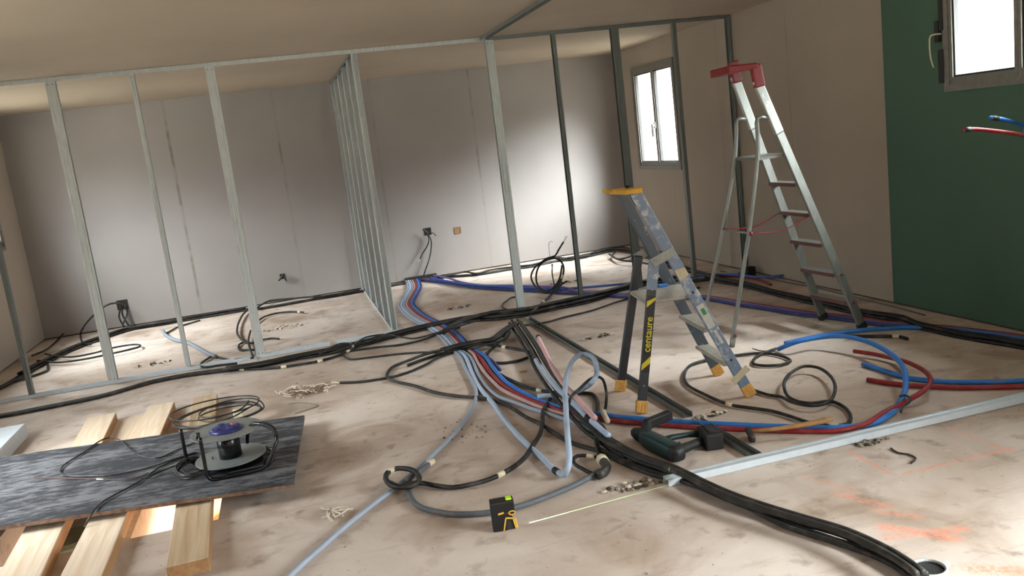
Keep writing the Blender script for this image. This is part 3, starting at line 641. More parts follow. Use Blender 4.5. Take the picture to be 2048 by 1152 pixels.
rl = leg_bar('rear_leg', rn, hn, .026, .05, M['darkgrey']); rl2 = leg_bar('rear_leg', rf, hf, .026, .05, M['darkgrey'])
for p, q in ((fn, tn), (ff, tf), (rn, hn), (rf, hf)):
    d = (q-p).normalized(); bm = bmesh.new(); bar(bm, p+Vector((0, 0, .003)), p + d*.075, .066, .036, up=lat); bevel(bm, .006)
    f_ = link('foot', bm, M['foot_yellow'], t)
    for k in range(3):
        b2 = bmesh.new(); s_ = (k-1)*.018; xx = d.cross(lat).normalized(); bar(b2, p+Vector((0, 0, .008)) + xx*s_ - lat*.019, p + d*.06 + xx*s_ - lat*.019, .006, .004, up=lat); link('grip_rib', b2, M['foot_yellow'], f_)
def at(p, q, z): return p + (q-p)*((z-p.z)/(q.z-p.z))
for z in (.205, .415):
    a, b = at(fn, tn, z), at(ff, tf, z); bm = bmesh.new(); off = Vector((-.012, 0, 0)); bar(bm, a+off, b+off, .088, .022); bevel(bm, .004, 1); tr_ = link('tread', bm, M['tread'], t)
    for k in range(4):
        b2 = bmesh.new(); o_ = Vector((-.042+.02*k, 0, .0115)); bar(b2, a+o_, b+o_, .006, .002); link('tread_rib', b2, M['tread'], tr_)
a, b = at(fn, tn, .62), at(ff, tf, .62); c, d = at(rn, hn, .62), at(rf, hf, .62)
bm = bmesh.new(); e = (b-a).normalized()*.015; vs = []
for z in (-.018, .004): vs.append([bm.verts.new(p+Vector((0, 0, z))) for p in (a+e+Vector((.05, 0, 0)), b-e+Vector((.05, 0, 0)), d-e-Vector((.03, 0, 0)), c+e-Vector((.03, 0, 0)))])
bm.faces.new(vs[0][::-1]); bm.faces.new(vs[1])
for i in range(4): bm.faces.new([vs[0][i], vs[0][(i+1) % 4], vs[1][(i+1) % 4], vs[1][i]])
bevel(bm, .004, 1); pl = link('platform', bm, M['tread'], t)
bm = bmesh.new(); m_ = (b+d)/2; box(bm, m_.x+.02, m_.x+.08, m_.y-.06, m_.y-.02, .625, .64); bevel(bm, .005); link('platform_latch', bm, M['blue'], pl)
# hinge brackets
for p, q, r2 in ((fn, tn, hn), (ff, tf, hf)):
    s0 = at(p, q, r2.z+.02); bm = bmesh.new(); s_ = -1 if p is fn else 1; o_ = lat*s_*.018
    pa = r2 + o_ + Vector((-.02, 0, -.015)); pb = s0 + o_ + Vector((.015, 0, .02)); bar(bm, pa, pb, .055, .005, up=lat); bevel(bm, .002, 1); br = link('hinge_plate', bm, M['alu'], t)
    b2 = bmesh.new(); tube(b2, [r2 + o_*.9, r2 + o_*1.5], .009, 10); link('rivet', b2, M['galv_dark'], br)
# top
bm = bmesh.new(); u_ = (tn+tf)/2; bar(bm, tn - lat*.03 + Vector((-.015, 0, .008)), tf + lat*.02 + Vector((-.015, 0, .008)), .10, .03); bevel(bm, .008); cp = link('top_cap', bm, M['yellow'], t)
bm = bmesh.new(); bar(bm, tf + Vector((-.05, -.02, .012)), tf + Vector((-.11, -.02, .02)), .06, .02); bevel(bm, .006); link('cap_lip', bm, M['yellow'], cp)
bm = bmesh.new(); bar(bm, u_ + Vector((-.01, -.02, .03)), u_ + Vector((.03, .04, .032)), .02, .018); bevel(bm, .004); link('cap_catch', bm, M['plastic_black'], cp)
# stickers: yellow and black band with printed word on the near rear leg; white-green one on the near stile
dl = (hn-rn).normalized(); fx = dl.cross(lat).normalized()
if fx.x < 0: fx = -fx
nf = -lat; nf = (nf - dl*nf.dot(dl)).normalized()                                                 # face towards the viewer
def on_leg(base, d_, s_, u, v, lift=.0148): return base + d_*s_ + fx*u + nf*lift
def quad(bm, pts): bm.faces.new([bm.verts.new(p) for p in pts])
def slab(pts, thick, name, mat, parent, n_):
    bm = bmesh.new(); a_ = [bm.verts.new(p) for p in pts]; b_ = [bm.verts.new(p + n_*thick) for p in pts]; k = len(pts)
    bm.faces.new(a_[::-1]); bm.faces.new(b_)
    for i in range(k): bm.faces.new([a_[i], a_[(i+1) % k], b_[(i+1) % k], b_[i]])
    return link(name, bm, mat, parent)
g0, g1 = .235, .665
bm = bmesh.new(); bar(bm, rn + dl*.70 + nf*.0005, hn + nf*.0005, .054, .0275, up=nf); link('bare_alloy_section', bm, M['bluegrey_lt'], rl)
bandbk = slab([on_leg(rn, dl, s_, u, 0, .0132) for s_, u in ((g0, -.024), (g0, .024), (g1, .024), (g1, -.024))], .0006, 'warning_label', M['ink'], rl, nf)
for s_ in (.245, .60): slab([on_leg(rn, dl, a_, u, 0, .0139) for a_, u in ((s_, -.024), (s_+.045, .024), (s_+.085 if s_ < .5 else s_+.06, .024), (s_+.035, -.024))], .0006, 'warning_stripe', M['sticker_y'], bandbk, nf)
def text(txt, size, M4, mat, parent, name='printed_word', ext=.0006, bold=.0):
    cu = bpy.data.curves.new(name, 'FONT'); cu.body = txt; cu.size = size; cu.extrude = ext; cu.align_x = 'CENTER'; cu.align_y = 'CENTER'; cu.offset = bold
    to = bpy.data.objects.new(name, cu); COL.objects.link(to); bpy.context.view_layer.update()
    me = bpy.data.meshes.new_from_object(to.evaluated_get(bpy.context.evaluated_depsgraph_get())); bpy.data.objects.remove(to)
    o = bpy.data.objects.new(name, me); COL.objects.link(o); me.materials.clear(); me.materials.append(mat); o.parent = parent; o.matrix_local = M4
    return o
cen = on_leg(rn, dl, .45, -.001, 0, .0145); xa = dl; za = nf; ya = za.cross(xa).normalized()
text('centaure', .056, Matrix(((xa.x, ya.x, za.x, cen.x), (xa.y, ya.y, za.y, cen.y), (xa.z, ya.z, za.z, cen.z), (0, 0, 0, 1))), M['sticker_y'], bandbk, bold=.0009)
dl2 = (tn-fn).normalized(); fx2 = dl2.cross(lat).normalized()
nf2 = -lat; nf2 = (nf2 - dl2*nf2.dot(dl2)).normalized()
def on_st(s_, u, lift): return fn + dl2*s_ + fx2*u + nf2*lift
sw_ = slab([on_st(s_, u, .0152) for s_, u in ((.47, -.02), (.47, .024), (.62, .024), (.62, -.02))], .0006, 'instruction_label', M['sticker_w'], st, nf2)
slab([on_st(s_, u, .016) for s_, u in ((.555, -.01), (.555, .012), (.595, .012), (.595, -.01))], .0006, 'green_mark', M['sticker_g'], sw_, nf2)
slab([on_st(s_, u, .0152) for s_, u in ((.36, -.012), (.36, .004), (.45, .006), (.45, -.01))], .0006, 'torn_label', M['sticker_w'], st, nf2)
slab([on_st(s_, u, .0152) for s_, u in ((.80, -.03), (.79, .03), (.86, .03), (.85, -.03))], .0012, 'cream_tape', M['tape'], st, nf2)
bm = bmesh.new(); bar(bm, fn + dl2*.135 + fx2*.06 - lat*.02, fn + dl2*.165 - fx2*.06 - lat*.02, .04, .003, up=lat); o = link('cream_strap', bm, M['tape'], t)
for s_ in (.25, .7): 
    b2 = bmesh.new(); p = on_st(s_, 0, .014); tube(b2, [p, p+nf*.003], .007, 10); link('rivet', b2, M['ink'], st)
for s_ in (.16, .70):
    b2 = bmesh.new(); p = on_leg(rn, dl, s_, 0, 0, .0125); tube(b2, [p, p+nf*.003], .006, 10); link('rivet', b2, M['alu'], rl)

t = thing('tall_stepladder', 'tall worn aluminium stepladder with red top tray by the right wall', 'stepladder')
A_n, A_f = Vector((3.735, 4.93, 0)), Vector((3.705, 5.33, 0))
T_n, T_f = Vector([(3.06,4.97,1.775)][0]), Vector([(3.076,5.27,1.829)][0])
H_n, H_f = Vector([(3.102,4.97,1.514)][0]), Vector([(3.127,5.27,1.517)][0])
R_n = Vector([(2.814,5.113,0)][0]); R_f = Vector((2.84, 5.60, 0))
lat = (A_f-A_n).normalized()
for p, q, nm in ((A_n, T_n, 0), (A_f, T_f, 1)):
    bm = bmesh.new(); d = (q-p).normalized(); bar(bm, p + d*.03, p + (q-p)*.80, .024, .062, up=d.cross(lat)); bevel(bm, .004, 1); s1 = link('front_stile', bm, M['alu'], t)
    bm = bmesh.new(); bar(bm, p + (q-p)*.80, q, .026, .064, up=d.cross(lat)); bevel(bm, .006, 2); link('stile_top', bm, M['alu_spat'], t)
    bm = bmesh.new(); bar(bm, p + Vector((0, 0, .002)), p + d*.05, .032, .07, up=d.cross(lat)); bevel(bm, .004, 1); link('foot', bm, M['rubber'], t)
    for z in (.2, .41):
        if nm == 0:
            b2 = bmesh.new(); c_ = at(p, q, z); tube(b2, [c_ - lat*.02, c_ - lat*.011], .008, 8); link('rivet', b2, M['red_pl'], s1)
for h_, r2, q in ((H_n, R_n, T_n), (H_f, R_f, T_f)):
    d = (h_-r2); bm = bmesh.new(); cc = r2 + d*.86; mid = r2 + d*.95 + Vector((-.012, 0, .0))
    tube(bm, smooth_path([r2 + Vector((0, 0, .03)), r2 + d*.3, r2 + d*.6, cc + Vector((-.02, 0, 0)), mid + Vector((-.03, 0, .015)), h_ + Vector((-.055, 0, .02)), h_ + Vector((.01, 0, .015))], .04), .0145, 10)
    leg = link('rear_leg', bm, M['alu'], t, True)
    bm = bmesh.new(); tube(bm, [r2 + Vector((0, 0, .001)), r2 + d.normalized()*.07], .019, 10); link('foot', bm, M['alu'], leg, True)
    b2 = bmesh.new(); pp = r2 + d*.055 + Vector((.0, -.014, 0)); tube(b2, [pp, pp + Vector((.012, -.004, 0))], .011, 8); link('red_plug', b2, M['red_pl'], leg, True)
def at2(p, q, z): return p + (q-p)*((z-p.z)/(q.z-p.z))
for z in (.2, .41, .63, .85, 1.065):
    a, b = at2(A_n, T_n, z), at2(A_f, T_f, z); bm = bmesh.new(); bar(bm, a + lat*.012, b - lat*.012, .085, .024); bevel(bm, .003, 1); tr_ = link('step', bm, M['alu'], t)
    bm = bmesh.new(); bar(bm, a + Vector((-.045, 0, 0)) + lat*.012, b + Vector((-.045, 0, 0)) - lat*.012, .007, .024); link('step_edge', bm, M['step_red'], tr_)
a, b = at2(A_n, T_n, 1.275), at2(A_f, T_f, 1.275); c, d = at2(R_n, H_n, 1.27), at2(R_f, H_f, 1.27)
bm = bmesh.new(); vs = []
for z in (-.012, .008): vs.append([bm.verts.new(p+Vector((0, 0, z))) for p in (a+lat*.012, b-lat*.012, d+Vector((-.01, 0, 0)), c+Vector((-.01, 0, 0)))])
bm.faces.new(vs[0][::-1]); bm.faces.new(vs[1])
for i in range(4): bm.faces.new([vs[0][i], vs[0][(i+1) % 4], vs[1][(i+1) % 4], vs[1][i]])
link('platform', bm, M['alu'], t)
c, d = at2(R_n, H_n, .78), at2(R_f, H_f, .78)
bm = bmesh.new(); tube(bm, [c, d], .008, 8); link('rear_brace', bm, M['alu'], t, True)
for u, v_ in ((c, at2(A_n, T_n, .86)), (d, at2(A_f, T_f, .86))):
    bm = bmesh.new(); m_ = (u+v_)/2 - Vector((0, 0, .05)); tube(bm, smooth_path([u, m_, v_], .05), .0035, 6); link('safety_cord', bm, M['red_pl'], t, True)
bm = bmesh.new(); tube(bm, [c - lat*.005 - Vector((0, .012, 0)), c + Vector((.012, -.016, 0))], .016, 10); link('brace_clamp', bm, M['red_pl'], t)
# red tray
dn = (T_n-A_n).normalized()
top = (T_n+T_f)/2
bm = bmesh.new(); zt = T_n.z+.075
vs = []
outl = [T_n + Vector((.0, -.03, 0)), T_f + Vector((.0, .03, 0)), T_f + Vector((-.17, .02, 0)), T_n + Vector((-.19, .0, 0))]
for z in (0, .035):
    vs.append([bm.verts.new((p.x, p.y, zt + z - (.02 if z == 0 and i > 1 else 0))) for i, p in enumerate(outl)])
bm.faces.new(vs[0][::-1]); bm.faces.new(vs[1])
for i in range(4): bm.faces.new([vs[0][i], vs[0][(i+1) % 4], vs[1][(i+1) % 4], vs[1][i]])
bevel(bm, .01, 2); tray = link('top_tray', bm, M['red_pl'], t)
for p in (T_n, T_f):
    bm = bmesh.new(); bar(bm, p - dn*.05, p + Vector((-.005, 0, .1)), .04, .075, up=dn.cross(lat)); bevel(bm, .01, 2); link('tray_collar', bm, M['red_pl'], t)

# ================================================================== TOOLS
t = thing('laser_level', 'black and yellow laser level standing on the floor in the foreground', 'laser level', (.672, 3.255, .001), math.radians(-8))
bm = bmesh.new(); box(bm, -.05, .05, -.028, .028, .075, .128); bevel(bm, .006); body = link('head', bm, M['plastic_black'], t)
bm = bmesh.new(); box(bm, -.05, .012, -.028, .028, .0, .085); bevel(bm, .005); link('battery_base', bm, M['plastic_black'], t)
bm = bmesh.new(); v8 = []
for y in (-.024, .024): v8.append([bm.verts.new((x, y, z)) for x, z in ((-.005, 0), (.046, 0), (.038, .05), (.006, .055))])
bm.faces.new(v8[0]); bm.faces.new(v8[1][::-1])
for i in range(4): bm.faces.new([v8[0][i], v8[1][i], v8[1][(i+1) % 4], v8[0][(i+1) % 4]])
bevel(bm, .003); link('foot_block', bm, M['rubber'], t)
bm = bmesh.new()
for a, b in (((-.006, -.0275, .002), (.008, -.0275, .056)), ((.008, -.0275, .056), (.038, -.0275, .05)), ((.038, -.0275, .05), (.046, -.0275, .003))): bar(bm, a, b, .0055, .005, up=(0, 1, 0))
link('yellow_arch', bm, M['yel2'], t)
bm = bmesh.new(); bar(bm, (.0480, -.02, .05), (.053, -.02, .003), .005, .005, up=(0, 1, 0)); link('yellow_edge', bm, M['yel2'], t)
bm = bmesh.new(); box(bm, .018, .042, -.018, .012, .128, .135); bevel(bm, .002); link('power_button', bm, M['lime'], t)
bm = bmesh.new(); tube(bm, [Vector((-.022, -.030, .078)), Vector((.002, -.030, .082))], .0045, 8); link('logo_bar', bm, M['yel2'], t)
bm = bmesh.new(); ring_ = [Vector((.024 + .0*a, -.034 + .0, .0)) for a in range(1)]
pts = [Vector((.036+.014*math.cos(a*math.pi/6), -.031, .076+.008*math.sin(a*math.pi/6))) for a in range(12)]
tube(bm, pts, .003, 6, closed=True); link('lens_ring', bm, M['yel2'], t)
bm = bmesh.new(); tube(bm, [Vector((.036, -.0275, .076)), Vector((.036, -.030, .076))], .009, 12); link('lens', bm, M['enamel'], t)
# the level's own beam: a fan of green light thrown along the rail
sp = bpy.data.lights.new('laser_diode', 'SPOT'); sp.energy = 300; sp.color = (.42, 1, .42); sp.spot_size = math.radians(100); sp.spot_blend = 0; sp.shadow_soft_size = .0008
sp.use_nodes = True; n = sp.node_tree.nodes; l = sp.node_tree.links
em = n['Emission']; tcn = n.new('ShaderNodeTexCoord'); sxx = n.new('ShaderNodeSeparateXYZ'); l.new(tcn.outputs['Normal'], sxx.inputs[0])
ab = n.new('ShaderNodeMath'); ab.operation = 'ABSOLUTE'; l.new(sxx.outputs['Y'], ab.inputs[0]); lt = n.new('ShaderNodeMath'); lt.operation = 'LESS_THAN'; l.new(ab.outputs[0], lt.inputs[0]); lt.inputs[1].default_value = .0016
mu = n.new('ShaderNodeMath'); mu.operation = 'MULTIPLY'; l.new(lt.outputs[0], mu.inputs[0]); mu.inputs[1].default_value = 1.0; l.new(mu.outputs[0], em.inputs['Strength'])
so = bpy.data.objects.new('laser_diode', sp); COL.objects.link(so); so.location = (.742, 3.247, .095)
_d = Vector((.9, .055, -.30)).normalized(); _z = -_d; _y = Vector((-.055, .9, 0)).normalized(); _x = _y.cross(_z)
so.matrix_world = Matrix(((_x.x, _y.x, _z.x, .742), (_x.y, _y.y, _z.y, 3.247), (_x.z, _y.z, _z.z, .095), (0, 0, 0, 1)))

t = thing('power_drill', 'dark teal and black cordless drill lying on its side on the floor', 'drill', (1.58, 3.66, .001), 0)
def loc(v): return (v[0]-1.58, v[1]-3.66, v[2])
def hull(name, secs, mat, parent, seg=14, sup=2.6):
    """superelliptic sections (x,y,z centre, direction by order, half width, half height)"""
    bm = bmesh.new(); rings = []
    for i, (c, hw, hh) in enumerate(secs):
        c = Vector(c); a = Vector(secs[max(i-1, 0)][0]); b = Vector(secs[min(i+1, len(secs)-1)][0]); x, y, d = frame_from(b-a)
        rg = []
        for k in range(seg):
            th = 2*math.pi*k/seg; cx = math.copysign(abs(math.cos(th))**(2/sup), math.cos(th)); cy = math.copysign(abs(math.sin(th))**(2/sup), math.sin(th))
            rg.append(bm.verts.new(c + x*cx*hw + y*cy*hh))
        rings.append(rg)
    for i in range(len(rings)-1):
        for k in range(seg): bm.faces.new([rings[i][k], rings[i][(k+1) % seg], rings[i+1][(k+1) % seg], rings[i+1][k]])
    bm.faces.new(rings[0][::-1]); bm.faces.new(rings[-1])
    return link(name, bm, mat, parent, True)
hb = hull('motor_housing', [(loc((1.555, 3.80, .042)), .030, .030), (loc((1.56, 3.74, .042)), .039, .040), (loc((1.575, 3.64, .042)), .041, .041), (loc((1.59, 3.55, .041)), .040, .040), (loc((1.60, 3.50, .038)), .034, .034), (loc((1.603, 3.485, .036)), .028, .03)], M['teal'], t, sup=4.5)
hull('rear_cap', [(loc((1.598, 3.52, .041)), .0415, .0415), (loc((1.602, 3.495, .039)), .037, .037), (loc((1.606, 3.478, .036)), .026, .027)], M['drill_blk'], t, sup=4)
hull('trigger', [(loc((1.615, 3.585, .04)), .014, .012), (loc((1.645, 3.60, .042)), .012, .01), (loc((1.665, 3.612, .042)), .007, .008)], M['drill_blk'], t)
hull('gearbox', [(loc((1.545, 3.90, .034)), .016, .016), (loc((1.548, 3.885, .036)), .026, .026), (loc((1.552, 3.84, .040)), .033, .034), (loc((1.556, 3.795, .042)), .034, .035)], M['drill_blk'], t)
hull('handle', [(loc((1.60, 3.54, .035)), .03, .026), (loc((1.66, 3.56, .034)), .024, .022), (loc((1.73, 3.585, .033)), .021, .020), (loc((1.79, 3.60, .033)), .026, .022)], M['drill_blk'], t)
hull('handle_guard', [(loc((1.60, 3.66, .05)), .022, .018), (loc((1.66, 3.68, .052)), .016, .014), (loc((1.74, 3.675, .05)), .015, .013), (loc((1.80, 3.665, .045)), .02, .018)], M['teal'], t)
bm = bmesh.new(); box(bm, -.045, .045, -.075, .075, .0, .085, Matrix.Translation(loc((1.825, 3.60, 0))) @ Matrix.Rotation(-.18, 4, 'Z')); bevel(bm, .014, 3); bt = link('battery', bm, M['drill_blk'], t)
bm = bmesh.new(); box(bm, -.02, .02, -.05, .05, .083, .089, Matrix.Translation(loc((1.825, 3.60, 0))) @ Matrix.Rotation(-.18, 4, 'Z')); bevel(bm, .003); link('battery_latch', bm, M['plastic_black'], bt)
bm = bmesh.new(); bar(bm, loc((1.60, 3.86, .075)), loc((1.76, 3.90, .085)), .042, .05); bevel(bm, .008); link('side_attachment', bm, M['drill_blk'], t)
hull('collar', [(loc((1.575, 3.80, .06)), .02, .02), (loc((1.60, 3.85, .07)), .028, .026), (loc((1.615, 3.87, .075)), .024, .022)], M['rubber'], t)

t = thing('hammer', 'wooden handled hammer lying across the red and blue pipes', 'hammer', (0, 0, 0))
hull('handle', [((2.03, 3.552, .045), .010, .008), ((2.16, 3.506, .048), .013, .009), ((2.28, 3.47, .054), .017, .011), ((2.37, 3.452, .060), .019, .012), ((2.41, 3.45, .062), .014, .009)], M['hammerwood'], t)
hull('head', [((1.995, 3.50, .03), .017, .02), ((2.015, 3.54, .03), .017, .022), ((2.03, 3.575, .03), .014, .02), ((2.045, 3.62, .03), .016, .012)], M['iron'], t, sup=4)

t = thing('pipe_collar', 'shiny galvanised pipe collar in the floor where the thick black bundle ends', 'pipe collar', (1.88, 2.205, .001))
bm = bmesh.new()
tube(bm, [Vector((.054*math.cos(a*math.pi/14), .054*math.sin(a*math.pi/14), .016)) for a in range(28)], .0065, 8, closed=True); link('steel_ring', bm, M['galv'], t, True)
bm = bmesh.new(); lathe(bm, [(.0005, .001), (.051, .001), (.051, .012), (.0005, .012)], 24); link('dark_core', bm, M['rubber'], t)
for s_ in (-1, 1):
    bm = bmesh.new(); box(bm, .05*s_-.0+(0 if s_ > 0 else -.03), .08*s_ if s_ > 0 else -.05, -.008, .008, .004, .02); bevel(bm, .002); link('clamp_ear', bm, M['galv'], t)
# broken screed, rubble and shavings
def rubble(label, cx, cy, rx, ry, n, mats=('rubble',), smax=.014, name='rubble_patch', cat='rubble', rot=0.0):
    bm = bmesh.new()
    for k in range(n):
        a = random.uniform(0, 6.28); rr = math.sqrt(random.random()); x = rx*rr*math.cos(a); y = ry*rr*math.sin(a); s_ = random.uniform(.3, 1)*smax
        g = bmesh.ops.create_icosphere(bm, subdivisions=1, radius=s_); mi = random.randrange(len(mats))
        for v in g['verts']:
            v.co = Vector((v.co.x*random.uniform(.7, 1.3), v.co.y*random.uniform(.7, 1.3), max(-.0, v.co.z*.55 + s_*.4))) + Vector((x*math.cos(rot)-y*math.sin(rot), x*math.sin(rot)+y*math.cos(rot), 0))
        for v in g['verts']:
            for f in v.link_faces: f.material_index = mi
    o = link(name, bm, None, mats=[M[q] for q in mats]); o.location = (cx, cy, 0.0005); return tag(o, label, cat, kind='stuff')
rubble('broken mortar rubble around the cut end of the bright floor rail', 1.33, 3.36, .17, .045, 70, ('rubble', 'rubble', 'dirt', 'shaving'), .016)
rubble('dark chipped screed and mortar at the joint of the dull floor track', 2.03, 3.98, .10, .03, 45, ('rubble', 'dirt', 'shaving'), .015)
rubble('dark chipped hole edge beside the long bright floor rail', 2.46, 3.225, .085, .03, 50, ('dirt', 'rubble'), .014)
rubble('dark stony debris on the back room floor', 1.52, 8.2, .14, .06, 30, ('dirt', 'rubble'), .018)
rubble('crumbled plaster debris on the floor behind the left double stud', -.2, 8.7, .22, .10, 45, ('shaving', 'rubble', 'shaving'), .022)
rubble('small brown debris on the left back room floor', -1.35, 8.0, .16, .07, 24, ('rubble', 'dirt'), .014)
rubble('crumbs of plaster around the foot of the thin dark stud', 2.75, 8.55, .20, .06, 26, ('rubble', 'dirt'), .016)
rubble('brown rubble on the floor under the stepladder platform', 2.2, 6.05, .16, .06, 18, ('dirt', 'rubble', 'shaving'), .02)
rubble('scattered brown crumbs beside the split of the pale pipes', .78, 4.55, .14, .2, 34, ('dirt', 'rubble'), .008)
def curls(label, cx, cy, rx, ry, n, mat, mat2=None, r=.0035):
    bm = bmesh.new()
    for k in range(n):
        a = random.uniform(0, 6.28); x = random.gauss(0, .45)*rx; y = random.gauss(0, .45)*ry; L_ = random.uniform(.04, .12); q = []
        z0 = random.uniform(.004, .03)
        for i in range(5):
            s_ = i/4; q.append(Vector((x + math.cos(a)*L_*(s_-.5) + math.sin(a)*math.sin(s_*3.1)*L_*.3, y + math.sin(a)*L_*(s_-.5) - math.cos(a)*math.sin(s_*3.1)*L_*.3, z0 + math.sin(s_*3.14)*.012)))
        tube(bm, q, r*random.uniform(.6, 1.3), 5)
        bm.faces.ensure_lookup_table(); mi = 1 if (mat2 and random.random() < .45) else 0
        for f in bm.faces[-22:]: f.material_index = mi
    o = link('shavings_pile', bm, None, mats=[M[mat], M[mat2 or mat]]); o.location = (cx, cy, .001); return tag(o, label, 'shavings', kind='stuff')
curls('pile of pale offcuts and brown splinters on the floor behind the plywood', -.06, 6.02, .17, .14, 70, 'shaving', 'brown_stick')
curls('little knot of pale curled strips beside the grey blue pipe', .0, 3.76, .05, .035, 16, 'shaving', None, .004)
cable('bent_wire', 'thin grey bent wire lying at the corner of the plywood', 'wire', [(-0.192,5.821,0.004),(-0.109,5.786,0.004),(-0.028,5.701,0.004),(0.005,5.627,0.004),(-0.049,5.592,0.004),(-0.147,5.555,0.004)], .0028, 'galv_dark')
bm = bmesh.new(); box(bm, -.025, .025, -.012, .012, 0, .012); bevel(bm, .002); o = link('wood_block', bm, M['hammerwood']); o.location = [(1.404,5.486,0)][0]; tag(o, 'tiny yellow wood block on the floor between the pipes', 'block')
cable('twig', 'curved dark strip lying on the floor beyond the bright rail', 'strip', [(2.477,3.118,0.005),(2.466,3.061,0.005),(2.489,3.026,0.005),(2.488,2.972,0.005),(2.435,2.94,0.005)], .004, 'iron')

# ================================================================== WALL BOXES
def wallbox(name, label, x, z, w, h, mat, ragged=True):
    bm = bmesh.new()
    for a in ((-w/2, w/2, -h/2, -h/2+.006), (-w/2, w/2, h/2-.006, h/2), (-w/2, -w/2+.006, -h/2, h/2), (w/2-.006, w/2, -h/2, h/2)): box(bm, a[0], a[1], -.006, -.0005, a[2], a[3])
    box(bm, -w/2, w/2, -.002, -.0005, -h/2, h/2)
    o = link(name, bm, M[mat]); o.location = (x, YB, z); return tag(o, label, 'wall box')
wallbox('wall_box', 'square cut-out with exposed brown back in the far wall', 2.055, .541, .085, .085, 'cut')
wallbox('wall_box', 'dark wall box with cables hanging out, centre of the back wall', 1.675, .584, .09, .09, 'box_dark')
wallbox('wall_box', 'small dark cable hole low in the left back wall', -.146, .305, .06, .06, 'box_dark')
wallbox('wall_box', 'wall box stuffed with cables near the left back corner', -1.958, .263, .12, .11, 'box_dark')
YC = YB - .03
cable('hanging_cable', 'dark cable hanging from the centre wall box down to the floor', 'cable', [(1.668,10.4,0.557),(1.695,10.4,0.477),(1.678,10.4,0.353),(1.635,10.4,0.233),(1.574,10.4,0.115),(1.537,10.4,0.038)], .008, 'black')
cable('hanging_cable', 'short cable with bare wires dangling from the centre wall box', 'cable', [(1.662,10.4,0.558),(1.67,10.4,0.481),(1.626,10.4,0.393),(1.566,10.4,0.326),(1.525,10.4,0.263)], .008, 'black', ends=(1,))
cable('cable_tuft', 'stub of cable poking out left of the centre wall box', 'cable', [(1.669,10.39,0.571),(1.635,10.39,0.601),(1.614,10.39,0.629)], .009, 'black_s')
cable('cable_tuft', 'brown stub of cable poking out right of the centre wall box', 'cable', [(1.681,10.39,0.569),(1.731,10.39,0.561),(1.763,10.39,0.519)], .006, 'redblack')
cable('cable_tuft', 'left leg of the forked cable stub in the low hole', 'cable', [(-0.142,10.39,0.336),(-0.159,10.39,0.302),(-0.2,10.39,0.266)], .010, 'black_s')
cable('cable_tuft', 'right leg of the forked cable stub in the low hole', 'cable', [(-0.142,10.39,0.336),(-0.125,10.39,0.296),(-0.109,10.39,0.251)], .010, 'black_s')
cable('hanging_cable', 'cable looping left from the cable-filled wall box', 'cable', [(-1.905,10.3,0.272),(-1.973,10.3,0.307),(-2.046,10.3,0.314),(-2.141,10.3,0.283),(-2.255,10.3,0.21),(-2.363,10.3,0.113),(-2.421,10.3,0.03),(-2.424,10.3,-0.039)] + [(-2.226,9.565,0.03),(-2.149,9.47,0.03)], .010, 'black')
for i, q in enumerate(("244,612 240,622 238,634 243,646 249,655", "246,612 244,626 250,640 258,652", "253,612 255,626 250,640 245,650", "250,612 256,628 262,642 268,654")):
    pts = {0: [(-1.948,10.36,0.264),(-1.98,10.36,0.21),(-2.003,10.36,0.144),(-1.99,10.36,0.071),(-1.969,10.36,0.014)], 1: [(-1.944,10.39,0.258),(-1.969,10.39,0.18),(-1.953,10.39,0.094),(-1.924,10.39,0.018)], 2: [(-1.896,10.33,0.26),(-1.901,10.33,0.178),(-1.942,10.33,0.103),(-1.978,10.33,0.051)], 3: [(-1.928,10.42,0.251),(-1.914,10.42,0.153),(-1.898,10.42,0.067),(-1.879,10.42,-0.007)]}[i]
    cable('hanging_cable', 'one of the cables dropping straight from the left wall box', 'cable', pts, .009, 'black' if i < 3 else 'grey_c', group='cables dropping from the left wall box')

# ================================================================== CABLE BUNDLES
def bundle(name, label, cat, pts, n, r, mat, group, seed, jit=.25, width=None, z0=.0, swap=True, mats=None):
    rnd = random.Random(seed); base = smooth_path(pts, .12); base = [tuple(p) for p in base]; K = len(base)
    ncol = n if width is None else width
    for i in range(n):
        c = i % ncol; row = i//ncol; m_ = min(ncol, n-row*ncol); off0 = (c-(m_-1)/2)*2.25*r; ph = rnd.uniform(0, 6.28); pp = []
        sh = shift(base, off0, 0)
        for k, p in enumerate(sh):
            a = Vector(base[max(k-1, 0)]); b = Vector(base[min(k+1, K-1)]); d = b-a; d.z = 0; d.normalize(); j = (math.sin(k*.75+ph)+.6*math.sin(k*1.9+ph*3))*r*jit*1.6
            pp.append((p[0]+d.y*j, p[1]-d.x*j, max(p[2], r+.001+z0) + row*r*1.95))
        cable(name, label, cat, pp, r, (mats[i] if mats else mat), group, smooth_step=.06, sides=7)
A_c = [(-2.504,6.964,0.012),(-2.306,6.984,0.012),(-2.1,6.986,0.012),(-1.824,7.013,0.012),(-1.562,7.057,0.012),(-1.271,7.233,0.012),(-0.923,7.251,0.012),(-0.68,7.181,0.012),(-0.398,7.114,0.012),(-0.072,7.145,0.012),(0.176,7.131,0.012),(0.527,7.242,0.012),(0.805,7.349,0.012),(1.14,7.446,0.012),(1.466,7.437,0.012),(1.716,7.295,0.012),(1.942,7.255,0.012),(2.247,7.304,0.012),(2.615,7.359,0.012),(3.009,7.571,0.012),(3.344,7.605,0.012),(3.707,7.461,0.012),(3.977,7.354,0.012)]
bundle('black_conduit', 'black conduit of the long run lying along the front stud row', 'conduit', A_c, 3, .0115, 'black', 'long black conduits along the front stud row', 1)
